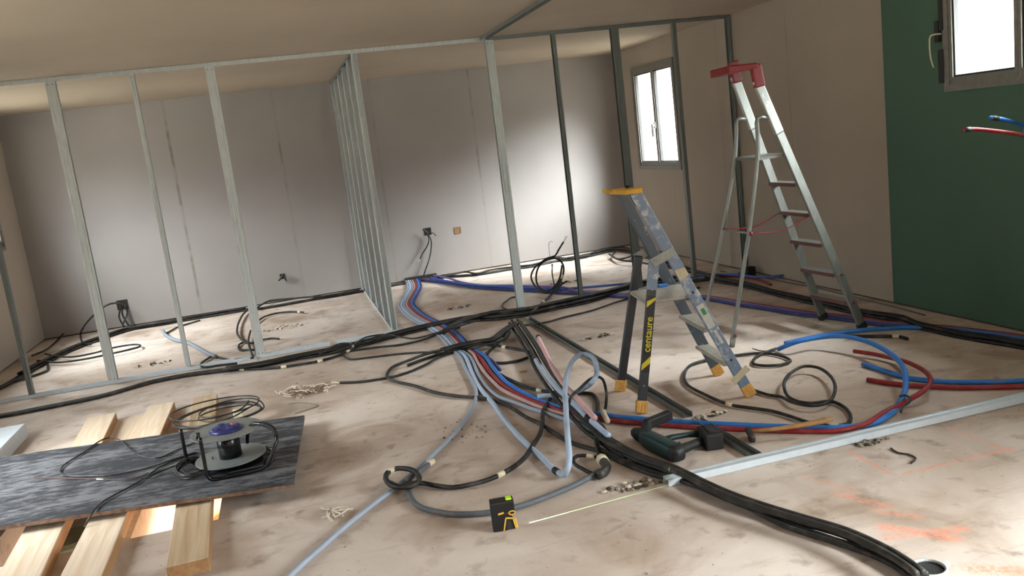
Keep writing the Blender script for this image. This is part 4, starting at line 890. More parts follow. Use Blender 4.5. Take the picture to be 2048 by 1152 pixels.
B_c = [(-0.673,7.133,0.035),(-0.394,7.085,0.035),(-0.069,7.137,0.035),(0.181,7.142,0.035),(0.53,7.236,0.035),(0.811,7.367,0.035),(1.143,7.445,0.035),(1.475,7.459,0.035),(1.724,7.316,0.035),(1.945,7.255,0.035),(2.251,7.305,0.035),(2.618,7.362,0.035),(2.995,7.532,0.035),(3.329,7.566,0.035),(3.702,7.446,0.035)]
bundle('black_conduit', 'black conduit heaped on the middle of the front stud row bundle', 'conduit', B_c, 4, .0115, 'black', 'black conduits heaped on the front row bundle', 2, z0=.024)
bundle('black_conduit', 'black conduit in the upper layer of the front row bundle right of centre', 'conduit', [(1.088,6.887,0.06),(1.389,7.271,0.06),(1.674,7.385,0.06),(1.958,7.288,0.06),(2.265,7.341,0.06),(2.636,7.401,0.06),(2.986,7.505,0.06),(3.296,7.607,0.06),(3.65,7.553,0.06)], 3, .011, 'black', 'upper black conduits near the double stud', 3, z0=.05)
cable('black_conduit', 'lower black conduit sweeping right below the main bundle at the thin stud', 'conduit', [(1.777,6.847,0.014),(1.991,6.808,0.014),(2.198,6.878,0.014),(2.454,6.935,0.014),(2.82,7.121,0.014),(3.153,7.19,0.014),(3.617,7.085,0.014)], .009, 'black')
cable('black_conduit', 'thin black cable arching above the bundle at the cross partition foot', 'cable', [(0.167,6.785,0.085),(0.294,6.87,0.085),(0.362,6.952,0.085),(0.508,7.162,0.085),(0.656,7.138,0.085),(0.757,6.934,0.085),(0.86,6.775,0.085),(1.037,6.828,0.085),(1.277,6.945,0.085),(1.477,7.043,0.085)], .0075, 'black_s')
cable('black_conduit', 'cable dipping below the bundle just right of the cross partition', 'cable', [(0.34,7.07,0.012),(0.588,7.017,0.012),(0.75,6.957,0.012),(0.927,6.991,0.012),(1.125,7.122,0.012),(1.325,7.218,0.012)], .009, 'black_s')
cable('black_conduit', 'taped loose end below the bundle between the left double stud and cross partition', 'conduit', [(-0.566,7.12,0.013),(-0.396,7,0.013),(-0.237,6.924,0.013),(-0.079,6.902,0.013),(0.082,6.897,0.013),(0.25,6.984,0.013),(0.354,7.135,0.013)], .011, 'black', tapes=(.02, .36, .62))
cable('black_conduit', 'cable loop with taped ends lying over the bundle left of the cross partition', 'cable', [(0.09,6.846,0.082),(0.18,7.004,0.082),(0.268,7.091,0.082),(0.336,7.051,0.082),(0.363,6.924,0.082),(0.328,6.795,0.082),(0.283,6.737,0.082)], .008, 'black_s', tapes=(.75, .93))
cable('black_conduit', 'long thin cable leaving the bundle in a flat U towards the pale pipes', 'cable', [(0.273,7.077,0.01),(0.276,6.956,0.01),(0.295,6.825,0.01),(0.333,6.755,0.01),(0.471,6.714,0.01),(0.706,6.646,0.01),(0.875,6.558,0.01),(1.013,6.42,0.01),(1.163,6.365,0.01)], .008, 'black_s')
# middle tangle
cable('black_conduit', 'long black conduit curving from the tangle across the floor under the pale pipes', 'conduit', [(1.615,6.65,0.045),(1.439,6.385,0.045),(1.309,6.361,0.045),(1.152,6.384,0.045),(0.905,6.352,0.045),(0.731,6.249,0.045)] + [(0.615,6.274,0.014),(0.542,6.12,0.014),(0.521,5.981,0.014),(0.556,5.834,0.014),(0.666,5.621,0.014),(0.761,5.374,0.014),(0.889,5.176,0.014),(0.995,5.06,0.014),(1.085,4.899,0.014),(1.149,4.505,0.014),(1.188,4.331,0.014),(1.216,4.076,0.014),(1.245,3.956,0.014),(1.31,3.817,0.014),(1.38,3.628,0.014)], .0115, 'black_dusty')
cable('black_conduit', 'thin black conduit with bare wire end pointing left on the open floor', 'conduit', [(0.186,6.094,0.01),(0.324,6.016,0.01),(0.52,5.982,0.01),(0.654,6.015,0.01),(0.826,6.151,0.01),(0.971,6.308,0.01),(1.146,6.38,0.01)] + [(1.278,6.22,0.06),(1.45,6.261,0.06),(1.607,6.535,0.06)], .0095, 'black', ends=(0,))
cable('black_conduit', 'stubby black conduit ending in the middle of the narrow loop', 'conduit', [(0.703,6.219,0.014),(0.855,6.317,0.014),(1.027,6.389,0.014)] + [(1.178,6.317,0.05),(1.363,6.328,0.05),(1.538,6.521,0.05)], .0115, 'black', ends=(0,))
bundle('black_conduit', 'black conduit crossing over the coloured pipes towards the tangle', 'conduit', [(0.993,6.272,0.07),(1.143,6.33,0.07),(1.308,6.34,0.07),(1.407,6.33,0.07),(1.536,6.505,0.07),(1.701,6.712,0.07)], 3, .011, 'black', 'black conduits crossing the coloured pipes', 5, z0=.05)
cable('black_conduit', 'black conduit loop bulging left beside the small wood block', 'conduit', [(1.629,6.765,0.012),(1.51,6.483,0.012),(1.4,6.283,0.012),(1.325,6.161,0.012),(1.285,6.033,0.012),(1.276,5.871,0.012),(1.334,5.789,0.012),(1.426,5.762,0.012),(1.5,5.783,0.012),(1.571,5.826,0.012)], .010, 'black', tapes=(.2,))
cable('black_conduit', 'short taped black conduit ending at the light blue pipe top', 'conduit', [(1.361,6.329,0.03),(1.441,6.199,0.03),(1.508,6.047,0.03),(1.566,5.906,0.03),(1.585,5.801,0.03)], .011, 'black', tapes=(.3,))
cable('black_conduit', 'black conduit running right from cream tape beside the blue pipe', 'conduit', [(1.239,5.583,0.012),(1.258,5.407,0.012),(1.297,5.197,0.012),(1.337,5.034,0.012),(1.384,4.948,0.012),(1.436,4.872,0.012),(1.502,4.822,0.012),(1.563,4.764,0.012),(1.614,4.714,0.012),(1.609,4.6,0.012),(1.566,4.465,0.012),(1.506,4.32,0.012)], .011, 'black_dusty', tapes=(.02, .45))
for i in range(5):
    pts = shift([(1.739,6.856,0.05),(1.663,6.32,0.05),(1.592,5.843,0.05),(1.507,5.342,0.05),(1.455,4.965,0.05),(1.412,4.552,0.05),(1.383,4.22,0.05),(1.374,4.005,0.05)], (i-2)*.024, (i % 2)*.022)
    if i in (1, 3): pts = pts + shift([(1.351,3.789,0.07),(1.377,3.639,0.07),(1.417,3.466,0.07),(1.476,3.3,0.07),(1.518,3.074,0.07),(1.559,2.908,0.07),(1.616,2.754,0.07),(1.674,2.622,0.07),(1.746,2.458,0.07),(1.778,2.279,0.07),(1.778,2.176,0.07),(1.772,2.119,0.07)], (i-2)*.012)
    else: pts = pts + shift([(1.391,3.949,0.02),(1.399,3.812,0.02),(1.419,3.645,0.02)], (i-2)*.016)
    cable('black_conduit', 'dusty black conduit running down beside the dull floor track to the foreground', 'conduit', pts, .0125, 'black_dusty', 'dusty black conduits beside the dull floor track')
cable('black_conduit', 'large black conduit arc sweeping down to the taped ring in the foreground', 'conduit', [(1.397,4.811,0.02),(1.311,4.645,0.02),(1.251,4.537,0.02),(1.194,4.365,0.02),(1.126,4.197,0.02),(1.038,4.049,0.02),(0.951,3.908,0.02),(0.854,3.815,0.02),(0.728,3.747,0.02),(0.627,3.736,0.02),(0.549,3.75,0.02),(0.477,3.82,0.02),(0.418,3.889,0.02),(0.366,3.915,0.02)], .0125, 'black', tapes=(.70,))
cable('conduit_ring', 'small wound ring of black conduit around the grey blue pipe', 'conduit ring', [(0.359,3.841,0.05),(0.312,3.816,0.05),(0.276,3.871,0.05),(0.263,3.96,0.05),(0.28,4.034,0.05),(0.322,4.066,0.05),(0.365,4.047,0.05),(0.406,3.985,0.05),(0.418,3.906,0.05),(0.401,3.835,0.05),(0.357,3.796,0.05),(0.308,3.825,0.05),(0.275,3.899,0.05)], .0135, 'black', tapes=(.35,))
cable('grey_conduit', 'short dark grey conduit end with cream tape lying along the grey blue pipe', 'conduit', [(0.528,4.119,0.03),(0.489,4.076,0.03),(0.445,4.029,0.03),(0.402,3.977,0.03),(0.361,3.925,0.03)], .0135, 'grey_c', tapes=(.12,))
cable('grey_conduit', 'dark grey conduit curving behind the laser level', 'conduit', [(0.373,3.934,0.016),(0.356,3.857,0.016),(0.35,3.771,0.016),(0.357,3.68,0.016),(0.38,3.607,0.016),(0.426,3.54,0.016),(0.492,3.473,0.016),(0.572,3.427,0.016),(0.657,3.4,0.016),(0.792,3.395,0.016),(0.932,3.43,0.016),(1.068,3.477,0.016),(1.176,3.535,0.016),(1.225,3.565,0.016)], .0135, 'grey_c')
t_ = cable('black_conduit', 'small black conduit loop with a wrapped dark knot near the pale pipe bend', 'conduit', [(1.272,3.73,0.018),(1.234,3.777,0.018),(1.196,3.795,0.018),(1.163,3.763,0.018),(1.15,3.698,0.018),(1.163,3.626,0.018),(1.179,3.561,0.018),(1.207,3.517,0.018),(1.252,3.556,0.018),(1.282,3.643,0.018)], .0095, 'black', tapes=(.02,))
cable('wrapped_knot', 'thick black taped knot on the floor at the end of the grey conduit', 'knot', [(1.189,3.495,0.03),(1.226,3.513,0.03),(1.258,3.561,0.03),(1.27,3.624,0.03),(1.274,3.665,0.03)], .024, 'black_s', tapes=(.95,), tape_mat='tape')
cable('black_conduit', 'short dark conduit dropping to the wrapped black knot', 'conduit', [(1.377,4.013,0.03),(1.34,3.902,0.03),(1.302,3.783,0.03),(1.275,3.687,0.03)], .0125, 'black_dusty')
cable('thin_cable', 'thin dark cable arching over the pale blue loop to a cream taped end', 'cable', [lin(p, p, 0) for p in [(1.25,4.009,0.22),(1.3,4.112,0.22),(1.386,4.216,0.22),(1.483,4.332,0.22)]] + [(1.569,4.428,0.2),(1.573,4.353,0.2)] + [(1.605,4.408,0.12),(1.536,4.229,0.12)] + [(1.551,4.3,0.05),(1.507,4.211,0.05)], .0085, 'black_dusty', tapes=(.96,))
# coloured pipes: common run from the back wall, then fanning out
C0 = [(1.398,10.463,0.014),(1.326,9.81,0.014),(1.195,9.27,0.014),(1.078,8.785,0.014),(1.064,8.316,0.014),(1.088,7.882,0.014),(1.147,7.454,0.014),(1.18,7.015,0.014),(1.171,6.378,0.014)]
W_ = .0265
mats_ = ['lav', 'lav', 'lav', 'pink2', 'red', 'blue2', 'navy']
def pipe(name, label, cat, k, rest, mat, r=.0122, n0=9, **kw):
    base = [tuple(p) for p in smooth_path(C0[:n0], .1)]
    run = shift(base, -(k-3)*W_)
    return cable(name, label, cat, run[:-1] + rest, r, mat, **kw)
pipe('pale_pipe', 'grey blue pipe that swings left and runs out of the bottom of the picture', 'pipe', 0, [(1.11,6.263,0.014),(1.068,5.822,0.014),(1.037,5.459,0.014),(1.015,5.259,0.014),(0.973,5.077,0.014),(0.896,4.855,0.014),(0.833,4.728,0.014),(0.723,4.517,0.014),(0.593,4.318,0.014),(0.415,4.062,0.014),(0.296,3.912,0.014),(0.165,3.762,0.014),(0.028,3.595,0.014),(-0.095,3.429,0.014),(-0.171,3.323,0.014),(-0.241,3.214,0.014),(-0.306,3.104,0.014)], 'lav')
pipe('pale_pipe', 'pale pipe bending sharply up into the standing loop', 'pipe', 1, [(1.14,6.183,0.014),(1.085,5.699,0.014),(1.048,5.327,0.014),(1.039,5.064,0.014),(1.04,4.886,0.014),(1.023,4.573,0.014),(1.018,4.298,0.014),(1.024,4.085,0.014),(1.035,3.894,0.014),(1.04,3.714,0.014),(1.05,3.639,0.014)] + [(1.054,3.552,0.05)] + [(1.074,3.552,0.09)] + [(1.1,3.613,0.13)] + [(1.121,3.675,0.19),(1.178,3.852,0.19)] + [(1.199,3.902,0.25),(1.254,4.076,0.25)] + [(1.292,4.152,0.3),(1.383,4.36,0.3),(1.473,4.529,0.3),(1.549,4.601,0.3),(1.578,4.535,0.3),(1.542,4.354,0.3)] + [(1.554,4.386,0.24),(1.473,4.238,0.24)] + [(1.479,4.397,0.16)] + [(1.478,4.597,0.08)] + [(1.439,4.717,0.04),(1.366,4.748,0.04),(1.295,4.778,0.04)], 'sky', r=.0145, tapes=(.72,), tape_mat='frame_dark')
pipe('pale_pipe', 'pale grey pipe following the pink one to a cut end', 'pipe', 2, [(1.17,6.122,0.014),(1.113,5.601,0.014),(1.092,5.253,0.014),(1.106,5.015,0.014),(1.163,4.83,0.014),(1.204,4.688,0.014),(1.248,4.57,0.014),(1.305,4.416,0.014),(1.346,4.308,0.014),(1.372,4.194,0.014),(1.38,4.098,0.014)], 'lav')
pipe('pink_pipe', 'dusty pink pipe lying beside the dark red one', 'pipe', 3, [(1.214,6.265,0.014),(1.179,5.893,0.014),(1.159,5.521,0.014),(1.164,5.146,0.014),(1.221,4.834,0.014),(1.271,4.64,0.014),(1.33,4.49,0.014),(1.398,4.311,0.014),(1.422,4.216,0.014)], 'pink2')
pipe('red_pipe', 'dark red pipe curving all the way round to its open end on the right', 'pipe', 4, [(1.232,6.105,0.014),(1.199,5.638,0.014),(1.195,5.214,0.014),(1.239,4.892,0.014),(1.305,4.659,0.014),(1.354,4.515,0.014),(1.421,4.374,0.014),(1.516,4.208,0.014),(1.689,4.013,0.014),(1.881,3.817,0.014),(2.079,3.646,0.014),(2.259,3.498,0.014),(2.389,3.409,0.014)] + [(2.526,3.371,0.03),(2.719,3.453,0.03),(2.915,3.527,0.03)] + [(3.016,3.531,0.06),(3.167,3.649,0.06),(3.253,3.789,0.06),(3.298,3.977,0.06)] + [(3.352,4.173,0.03),(3.33,4.305,0.03),(3.284,4.434,0.03)], 'red', r=.0135)
pipe('blue_pipe', 'blue pipe running with the dark red one, arching up near the tall ladder', 'pipe', 5, [(1.268,6.057,0.014),(1.242,5.68,0.014),(1.227,5.269,0.014),(1.259,4.961,0.014),(1.32,4.704,0.014),(1.372,4.567,0.014),(1.442,4.431,0.014),(1.574,4.226,0.014),(1.715,4.069,0.014),(1.909,3.869,0.014),(2.105,3.689,0.014),(2.287,3.538,0.014),(2.413,3.442,0.014),(2.576,3.389,0.014)] + [(2.713,3.429,0.02),(2.878,3.542,0.02)] + [(2.959,3.595,0.06)] + [(3.042,3.688,0.1),(3.192,3.917,0.1),(3.293,4.174,0.1),(3.329,4.401,0.1),(3.29,4.568,0.1)] + [(3.211,4.69,0.08),(3.044,4.692,0.08)] + [(2.983,4.805,0.02)], 'blue', r=.0155)
cable('dark_blue_pipe', 'short dark blue pipe at the edge of the coloured pipes near the back wall', 'pipe', shift([tuple(p) for p in smooth_path(C0, .1)], -(6-3)*W_) + [(1.287,5.886,0.014),(1.272,5.61,0.014)], .0118, 'navy')
cable('blue_pipe', 'second blue strand splaying right behind the big blue arc', 'pipe', [(3.097,4.903,0.02),(3.278,4.912,0.02),(3.444,4.902,0.02),(3.626,4.862,0.02),(3.77,4.799,0.02),(3.859,4.751,0.02),(3.948,4.685,0.02),(4.044,4.557,0.02),(4.141,4.323,0.02),(4.203,4.005,0.02)], .0145, 'blue')
cable('red_pipe', 'lower red pipe end beside the bright rail, running out of the right picture edge', 'pipe', [(3.014,3.963,0.014),(3.079,3.81,0.014),(3.181,3.675,0.014),(3.297,3.565,0.014),(3.439,3.467,0.014),(3.538,3.412,0.014),(3.689,3.337,0.014)], .014, 'red')
cable('blue_pipe', 'lower blue pipe end running out of the right picture edge above the red one', 'pipe', [(3.183,4.219,0.014),(3.188,4.033,0.014),(3.2,3.864,0.014),(3.251,3.755,0.014),(3.362,3.634,0.014),(3.506,3.533,0.014),(3.606,3.477,0.014),(3.766,3.406,0.014)], .014, 'blue')
cable('cable_tie', 'black tie strapping the red and blue pipes together', 'tie', [(2.877,3.534,0.06),(2.906,3.533,0.06),(2.893,3.474,0.06),(2.837,3.429,0.06),(2.789,3.408,0.06),(2.725,3.346,0.06)], .006, 'black_s')
cable('light_blue_pipe', 'pale blue pipe leaning from a black taped end to its tip by the drill', 'pipe', [(1.416,5.184,0.17),(1.393,5.011,0.17)] + [(1.381,4.845,0.15),(1.347,4.49,0.15)] + [(1.364,4.324,0.12),(1.347,4.002,0.12)] + [(1.368,3.907,0.09),(1.367,3.79,0.09)], .0155, 'sky', tapes=(.02, .84), tape_mat='frame_dark')
cable('light_pink_pipe', 'pale pink pipe standing up beside the pale blue one, black taped tip', 'pipe', [(1.535,5.458,0.24),(1.492,5.254,0.24)] + [(1.441,4.954,0.22),(1.376,4.599,0.22)] + [(1.359,4.362,0.19),(1.342,4.15,0.19)] + [(1.361,4.069,0.15),(1.348,3.91,0.15)], .0155, 'pink', tapes=(.01,), tape_mat='frame_dark')
cable('cream_taped_stub', 'small stub wrapped in cream tape standing by the red and blue pipes', 'stub', [(1.518,4.263,0.05),(1.499,4.177,0.05),(1.481,4.095,0.05)], .016, 'tape')

# foreground thick bundle
F_u = [(1.389,4.058,0.03),(1.386,3.872,0.03),(1.405,3.715,0.03),(1.435,3.533,0.03),(1.494,3.372,0.03),(1.533,3.25,0.03),(1.545,3.132,0.03),(1.588,2.963,0.03),(1.646,2.807,0.03),(1.706,2.673,0.03),(1.78,2.507,0.03),(1.82,2.321,0.03),(1.822,2.216,0.03),(1.816,2.161,0.03)]
bundle('black_conduit', 'thick black conduit of the upper strand running to the pipe collar', 'conduit', F_u, 2, .0125, 'black', 'upper strand of thick black conduits in the foreground', 11, jit=.2, z0=.012)
F_l = [(1.318,3.836,0.014),(1.364,3.61,0.014),(1.438,3.398,0.014),(1.503,3.292,0.014),(1.545,3.174,0.014),(1.585,3.038,0.014),(1.618,2.93,0.014),(1.667,2.689,0.014),(1.735,2.51,0.014),(1.796,2.348,0.014),(1.809,2.222,0.014),(1.803,2.181,0.014)]
bundle('black_conduit', 'thick black conduit of the lower strand running to the pipe collar', 'conduit', F_l, 2, .0105, 'black_dusty', 'lower strand of thick black conduits in the foreground', 12, jit=.2)

# right loops
cable('black_conduit', 'long black conduit lying in big loops around the right feet of the stepladder', 'conduit', [(2.416,4.197,0.013),(2.441,4.055,0.013),(2.472,3.999,0.013)] + [(2.45,3.85,0.03),(2.495,3.737,0.03),(2.585,3.73,0.03)] + [(2.712,3.839,0.045),(2.846,4.068,0.045),(2.885,4.251,0.045),(2.847,4.31,0.045),(2.721,4.255,0.045),(2.554,4.083,0.045)] + [(2.512,3.988,0.014),(2.502,3.869,0.014),(2.544,3.808,0.014),(2.634,3.782,0.014),(2.64,3.678,0.014),(2.583,3.541,0.014),(2.502,3.457,0.014),(2.43,3.465,0.014)] + [(2.403,3.5,0.014),(2.36,3.582,0.014),(2.338,3.706,0.014),(2.308,3.821,0.014),(2.249,3.922,0.014),(2.182,4.042,0.014),(2.156,4.298,0.014),(2.163,4.506,0.014),(2.247,4.71,0.014),(2.381,4.867,0.014),(2.525,4.897,0.014),(2.722,4.868,0.014),(2.867,4.806,0.014),(2.919,4.684,0.014),(2.898,4.54,0.014),(2.814,4.511,0.014),(2.716,4.563,0.014),(2.691,4.626,0.014),(2.783,4.754,0.014),(2.908,4.818,0.014),(2.989,4.844,0.014)], .0095, 'black', tapes=(.452, .572))
cable('thin_cable', 'thin pair of cable ends beside the splayed blue pipe end', 'cable', [(2.872,4.942,0.015),(2.889,4.846,0.015),(2.95,4.825,0.015),(3.013,4.834,0.015)], .004, 'black_s')
cable('black_rod', 'straight black conduit end with cream tape near the far foot of the tall ladder', 'conduit', [(3.507,4.821,0.014),(3.569,4.747,0.014),(3.637,4.683,0.014),(3.711,4.615,0.014),(3.741,4.571,0.014),(3.741,4.502,0.014)], .0115, 'black_s', tapes=(.75,))
# pipes standing up at the right edge
cable('red_pipe', 'red pipe tip with black cap leaning in at the right edge under the window', 'pipe', [(3.798,4.05,1.331),(3.864,4.05,1.329),(3.969,4.05,1.311),(4.093,4.05,1.285),(4.229,4.05,1.252),(4.364,4.05,1.207)] + [(4.307,3.85,1.123),(4.486,3.85,0.782),(4.617,3.85,0.345)] + [(4.031,3.319,0.014),(3.672,3.036,0.014)], .0125, 'red', tapes=(.0,), tape_mat='frame_dark')
cable('blue_pipe', 'blue pipe tip leaning in at the right edge above the red one', 'pipe', [(4.087,4.15,1.375),(4.159,4.15,1.361),(4.335,4.15,1.303),(4.491,4.15,1.246)] + [(4.455,3.95,1.135),(4.66,3.95,0.783),(4.815,3.95,0.299)] + [(4.073,3.285,0.014),(3.772,3.054,0.014)], .0125, 'blue', tapes=(.0,), tape_mat='frame_dark')

# violet bundle across the back room
E_c = [(1.516,10.371,0.013),(1.584,10.141,0.013),(1.721,9.785,0.013),(1.908,9.208,0.013),(2.108,8.807,0.013),(2.241,8.572,0.013),(2.401,8.309,0.013),(2.605,7.927,0.013),(2.806,7.695,0.013),(2.885,7.436,0.013),(2.978,7.232,0.013),(3.143,7.016,0.013),(3.291,6.849,0.013),(3.449,6.613,0.013),(3.514,6.283,0.013),(3.605,5.896,0.013),(3.685,5.548,0.013),(3.77,5.347,0.013),(3.833,5.133,0.013),(3.861,5.002,0.013),(3.948,4.799,0.013),(4.028,4.647,0.013),(4.115,4.436,0.013),(4.187,4.231,0.013),(4.222,4.069,0.013),(4.25,3.875,0.013)]
for i, (mt, lb) in enumerate((('navy', 'dark blue pipe nearest the viewer in the run across the back room'), ('blue2', 'blue pipe of the run crossing the back room to the right wall'), ('purple', 'violet pipe of the run crossing the back room'), ('red', 'dark red pipe of the run crossing the back room'))):
    cable('blue_pipe' if mt != 'red' and mt != 'purple' else ('violet_pipe' if mt == 'purple' else 'red_pipe'), lb, 'pipe', shift([tuple(p) for p in smooth_path(E_c, .2)], (1.5-i)*.0275), .0125, mt, smooth_step=.08, sides=7)
cable('violet_pipe', 'violet pipe peeling off early in the back room run', 'pipe', [(1.659,10.327,0.04),(1.758,9.953,0.04),(1.85,9.379,0.04),(1.993,8.993,0.04),(2.21,8.731,0.04),(2.429,8.389,0.04),(2.59,8.157,0.04),(2.66,7.747,0.04)], .012, 'purple')
cable('blue_pipe', 'blue pipe on top of the back room run ending beside the tall ladder', 'pipe', [(1.592,10.164,0.04),(1.835,9.311,0.04),(2.108,8.773,0.04),(2.403,8.304,0.04),(2.554,8.051,0.04),(2.818,7.886,0.04),(3.111,7.756,0.04),(3.465,7.626,0.04),(3.829,7.481,0.04),(3.968,7.422,0.04),(4.102,7.208,0.04),(4.179,6.953,0.04),(4.308,6.863,0.04),(4.491,6.857,0.04)], .0125, 'blue2', smooth_step=.06)
cable('red_pipe', 'short dark red pipe end behind the tall ladder', 'pipe', [(4.005,7.405,0.016),(4.129,7.285,0.016),(4.166,7.083,0.016),(4.165,6.898,0.016),(4.115,6.678,0.016)], .0125, 'red')

# back wall run
BW = [(-60, 800)]
B_w = [(-2.76,7.784,0.014),(-2.615,8.074,0.014),(-2.543,8.402,0.014),(-2.517,8.657,0.014),(-2.447,8.961,0.014),(-2.366,9.309,0.014),(-2.259,9.592,0.014),(-2.125,9.795,0.014),(-2.022,9.955,0.014),(-1.909,10.086,0.014),(-1.781,10.149,0.014),(-1.558,10.154,0.014),(-1.396,10.157,0.014),(-1.102,10.164,0.014),(-0.815,10.183,0.014),(-0.619,10.194,0.014),(-0.481,10.122,0.014),(-0.225,10.109,0.014),(0.122,10.154,0.014),(0.476,10.162,0.014),(0.81,10.202,0.014),(1.216,10.257,0.014),(1.66,10.281,0.014),(1.836,10.205,0.014),(2.138,10.016,0.014),(2.578,10.004,0.014),(2.806,9.962,0.014),(3.181,10.06,0.014),(3.369,9.965,0.014)]
bundle('black_conduit', 'black conduit of the run lying along the foot of the back wall', 'conduit', B_w, 3, .0115, 'black', 'black conduits along the back wall', 21, jit=.3)
bundle('black_conduit', 'black conduit in the heap on the left half of the back wall run', 'conduit', [(-2.556,8.466,0.034),(-2.524,8.703,0.034),(-2.449,8.986,0.034),(-2.363,9.311,0.034),(-2.256,9.599,0.034),(-2.123,9.805,0.034),(-1.907,10.101,0.034),(-1.655,10.107,0.034),(-1.391,10.139,0.034),(-1.1,10.183,0.034),(-0.813,10.204,0.034),(-0.615,10.178,0.034)], 2, .0115, 'black', 'upper black conduits on the left of the back wall run', 22, z0=.024)
cable('black_conduit', 'loose black conduit arching off the back wall run right of the left double stud', 'conduit', [(-0.491,10.011,0.04),(-0.422,10.233,0.04),(-0.337,10.412,0.04),(-0.115,10.327,0.04),(0.082,10.228,0.04),(0.3,10.105,0.04),(0.716,10.129,0.04)], .0115, 'black')
cable('black_conduit', 'wavy black conduit right of the coloured pipes at the back wall', 'conduit', [(1.58,10.176,0.034),(1.809,10.182,0.034),(2.033,10.248,0.034),(2.129,9.967,0.034),(2.326,10.068,0.034),(2.589,10.034,0.034),(2.806,9.954,0.034),(2.932,10.002,0.034),(3.222,10.176,0.034),(3.368,9.957,0.034),(3.608,9.969,0.034)], .0115, 'black')
bundle('black_conduit', 'black conduit in the dark heap in the far right corner', 'conduit', [(3.217,10.008,0.014),(3.639,10.055,0.014),(3.946,10.169,0.014),(4.071,9.969,0.014),(4.074,9.33,0.014),(4.015,8.533,0.014),(3.945,7.703,0.014),(3.906,7.199,0.014)], 4, .012, 'black', 'black conduits heaped in the far right corner', 23, width=3, jit=.3)
cable('black_conduit', 'black conduit loop on the floor in the far right corner', 'conduit', [(3.669,10.073,0.04),(3.893,10.258,0.04),(4.11,10.187,0.04),(4.095,9.794,0.04),(3.899,9.342,0.04),(3.721,9.259,0.04),(3.747,9.573,0.04),(3.923,9.87,0.04)], .011, 'black')
cable('black_conduit', 'black conduit curving behind the upper legs of the blue grey stepladder', 'conduit', [(3.76,9.701,0.05),(3.668,9.13,0.05),(3.744,8.801,0.05),(3.805,8.215,0.05),(3.895,7.602,0.05),(3.932,7.268,0.05)], .011, 'black')
bundle('black_conduit', 'black conduit of the thick run at the foot of the right wall', 'conduit', [(3.893,7.605,0.014),(3.894,7.177,0.014),(3.933,6.844,0.014),(3.924,6.4,0.014),(3.937,6.034,0.014),(3.946,5.756,0.014),(3.947,5.481,0.014),(3.953,5.29,0.014),(3.991,5.118,0.014),(4.027,4.894,0.014),(3.986,4.719,0.014),(3.994,4.528,0.014),(4.01,4.323,0.014),(4.058,4.102,0.014),(4.079,3.933,0.014),(4.111,3.749,0.014)], 4, .0125, 'black', 'thick black conduits at the foot of the right wall', 24, width=2, jit=.25)
cable('grey_cable', 'thin grey cable lying close to the skirting of the right wall', 'cable', [(4.179,7.717,0.006),(4.274,7.298,0.006),(4.283,6.827,0.006),(4.317,6.341,0.006),(4.311,5.865,0.006),(4.295,5.689,0.006),(4.285,5.293,0.006),(4.258,4.937,0.006)], .0055, 'grey_c')
bm = bmesh.new(); box(bm, -.045, .045, -.04, .04, 0, .10); bevel(bm, .008); o = link('junction_box', bm, M['frame_dark']); o.location = [(4.236,7.236,0)][0]; tag(o, 'small black box standing by the wall behind the tall ladder', 'box')
bm = bmesh.new(); box(bm, -.20, .20, -.03, .03, 0, .05); bevel(bm, .005); o = link('dark_upstand', bm, M['box_dark']); o.location = ([(1.504,10.387,0)][0][0], YB-.04, .001); tag(o, 'dark channel at the wall foot where the coloured pipes come through', 'channel')

# loose pieces in the back rooms
cable('black_conduit', 'long hairpin of black conduit with its tip right of the left double stud', 'conduit', [(-2.541,8.996,0.034),(-2.263,8.699,0.034),(-2.024,8.651,0.034),(-1.819,8.701,0.034),(-1.648,8.762,0.034),(-1.579,8.821,0.034),(-1.6,8.938,0.034),(-1.687,9.015,0.034),(-1.873,9.006,0.034),(-1.996,8.899,0.034),(-2.186,8.878,0.034),(-2.387,9.071,0.034),(-2.554,9.331,0.034)], .0095, 'black')
cable('black_conduit', 'black conduit end pointing up near the left back corner', 'conduit', [(-2.684,9.364,0.03),(-2.615,9.524,0.03),(-2.608,9.986,0.03)] + [(-2.558,10,0.069),(-2.516,10,0.106)], .0105, 'black')
cable('black_conduit', 'black conduit bending back at the far left corner', 'conduit', [(-2.534,8.691,0.014),(-2.448,8.875,0.014),(-2.365,8.637,0.014),(-2.345,8.478,0.014),(-2.435,8.335,0.014),(-2.538,8.229,0.014)], .011, 'black')
cable('grey_conduit', 'grey sheathed conduit snaking from the back wall to the left single stud', 'conduit', [(-1.461,9.633,0.02),(-1.393,9.315,0.02),(-1.251,8.919,0.02),(-1.117,8.673,0.02),(-0.981,8.292,0.02),(-0.859,7.921,0.02),(-0.788,7.755,0.02)], .019, 'grey_lt')
cable('black_conduit', 'black conduit continuing the grey one towards the left double stud', 'conduit', [(-0.812,7.844,0.014),(-0.728,7.67,0.014),(-0.637,7.533,0.014),(-0.552,7.501,0.014),(-0.467,7.47,0.014)], .010, 'black')
cable('black_conduit', 'thin black conduit branching from the wall run behind the left single stud', 'conduit', [(-1.409,9.482,0.012),(-1.366,9.644,0.012),(-1.341,9.739,0.012),(-1.194,9.906,0.012),(-1.11,9.984,0.012)], .009, 'black')
cable('black_conduit', 'sharp loop of conduit right of the thin left stud', 'conduit', [(-0.828,7.827,0.016),(-0.871,7.72,0.016),(-0.902,7.588,0.016),(-0.894,7.485,0.016),(-0.847,7.409,0.016),(-0.732,7.39,0.016),(-0.591,7.35,0.016)], .010, 'black')
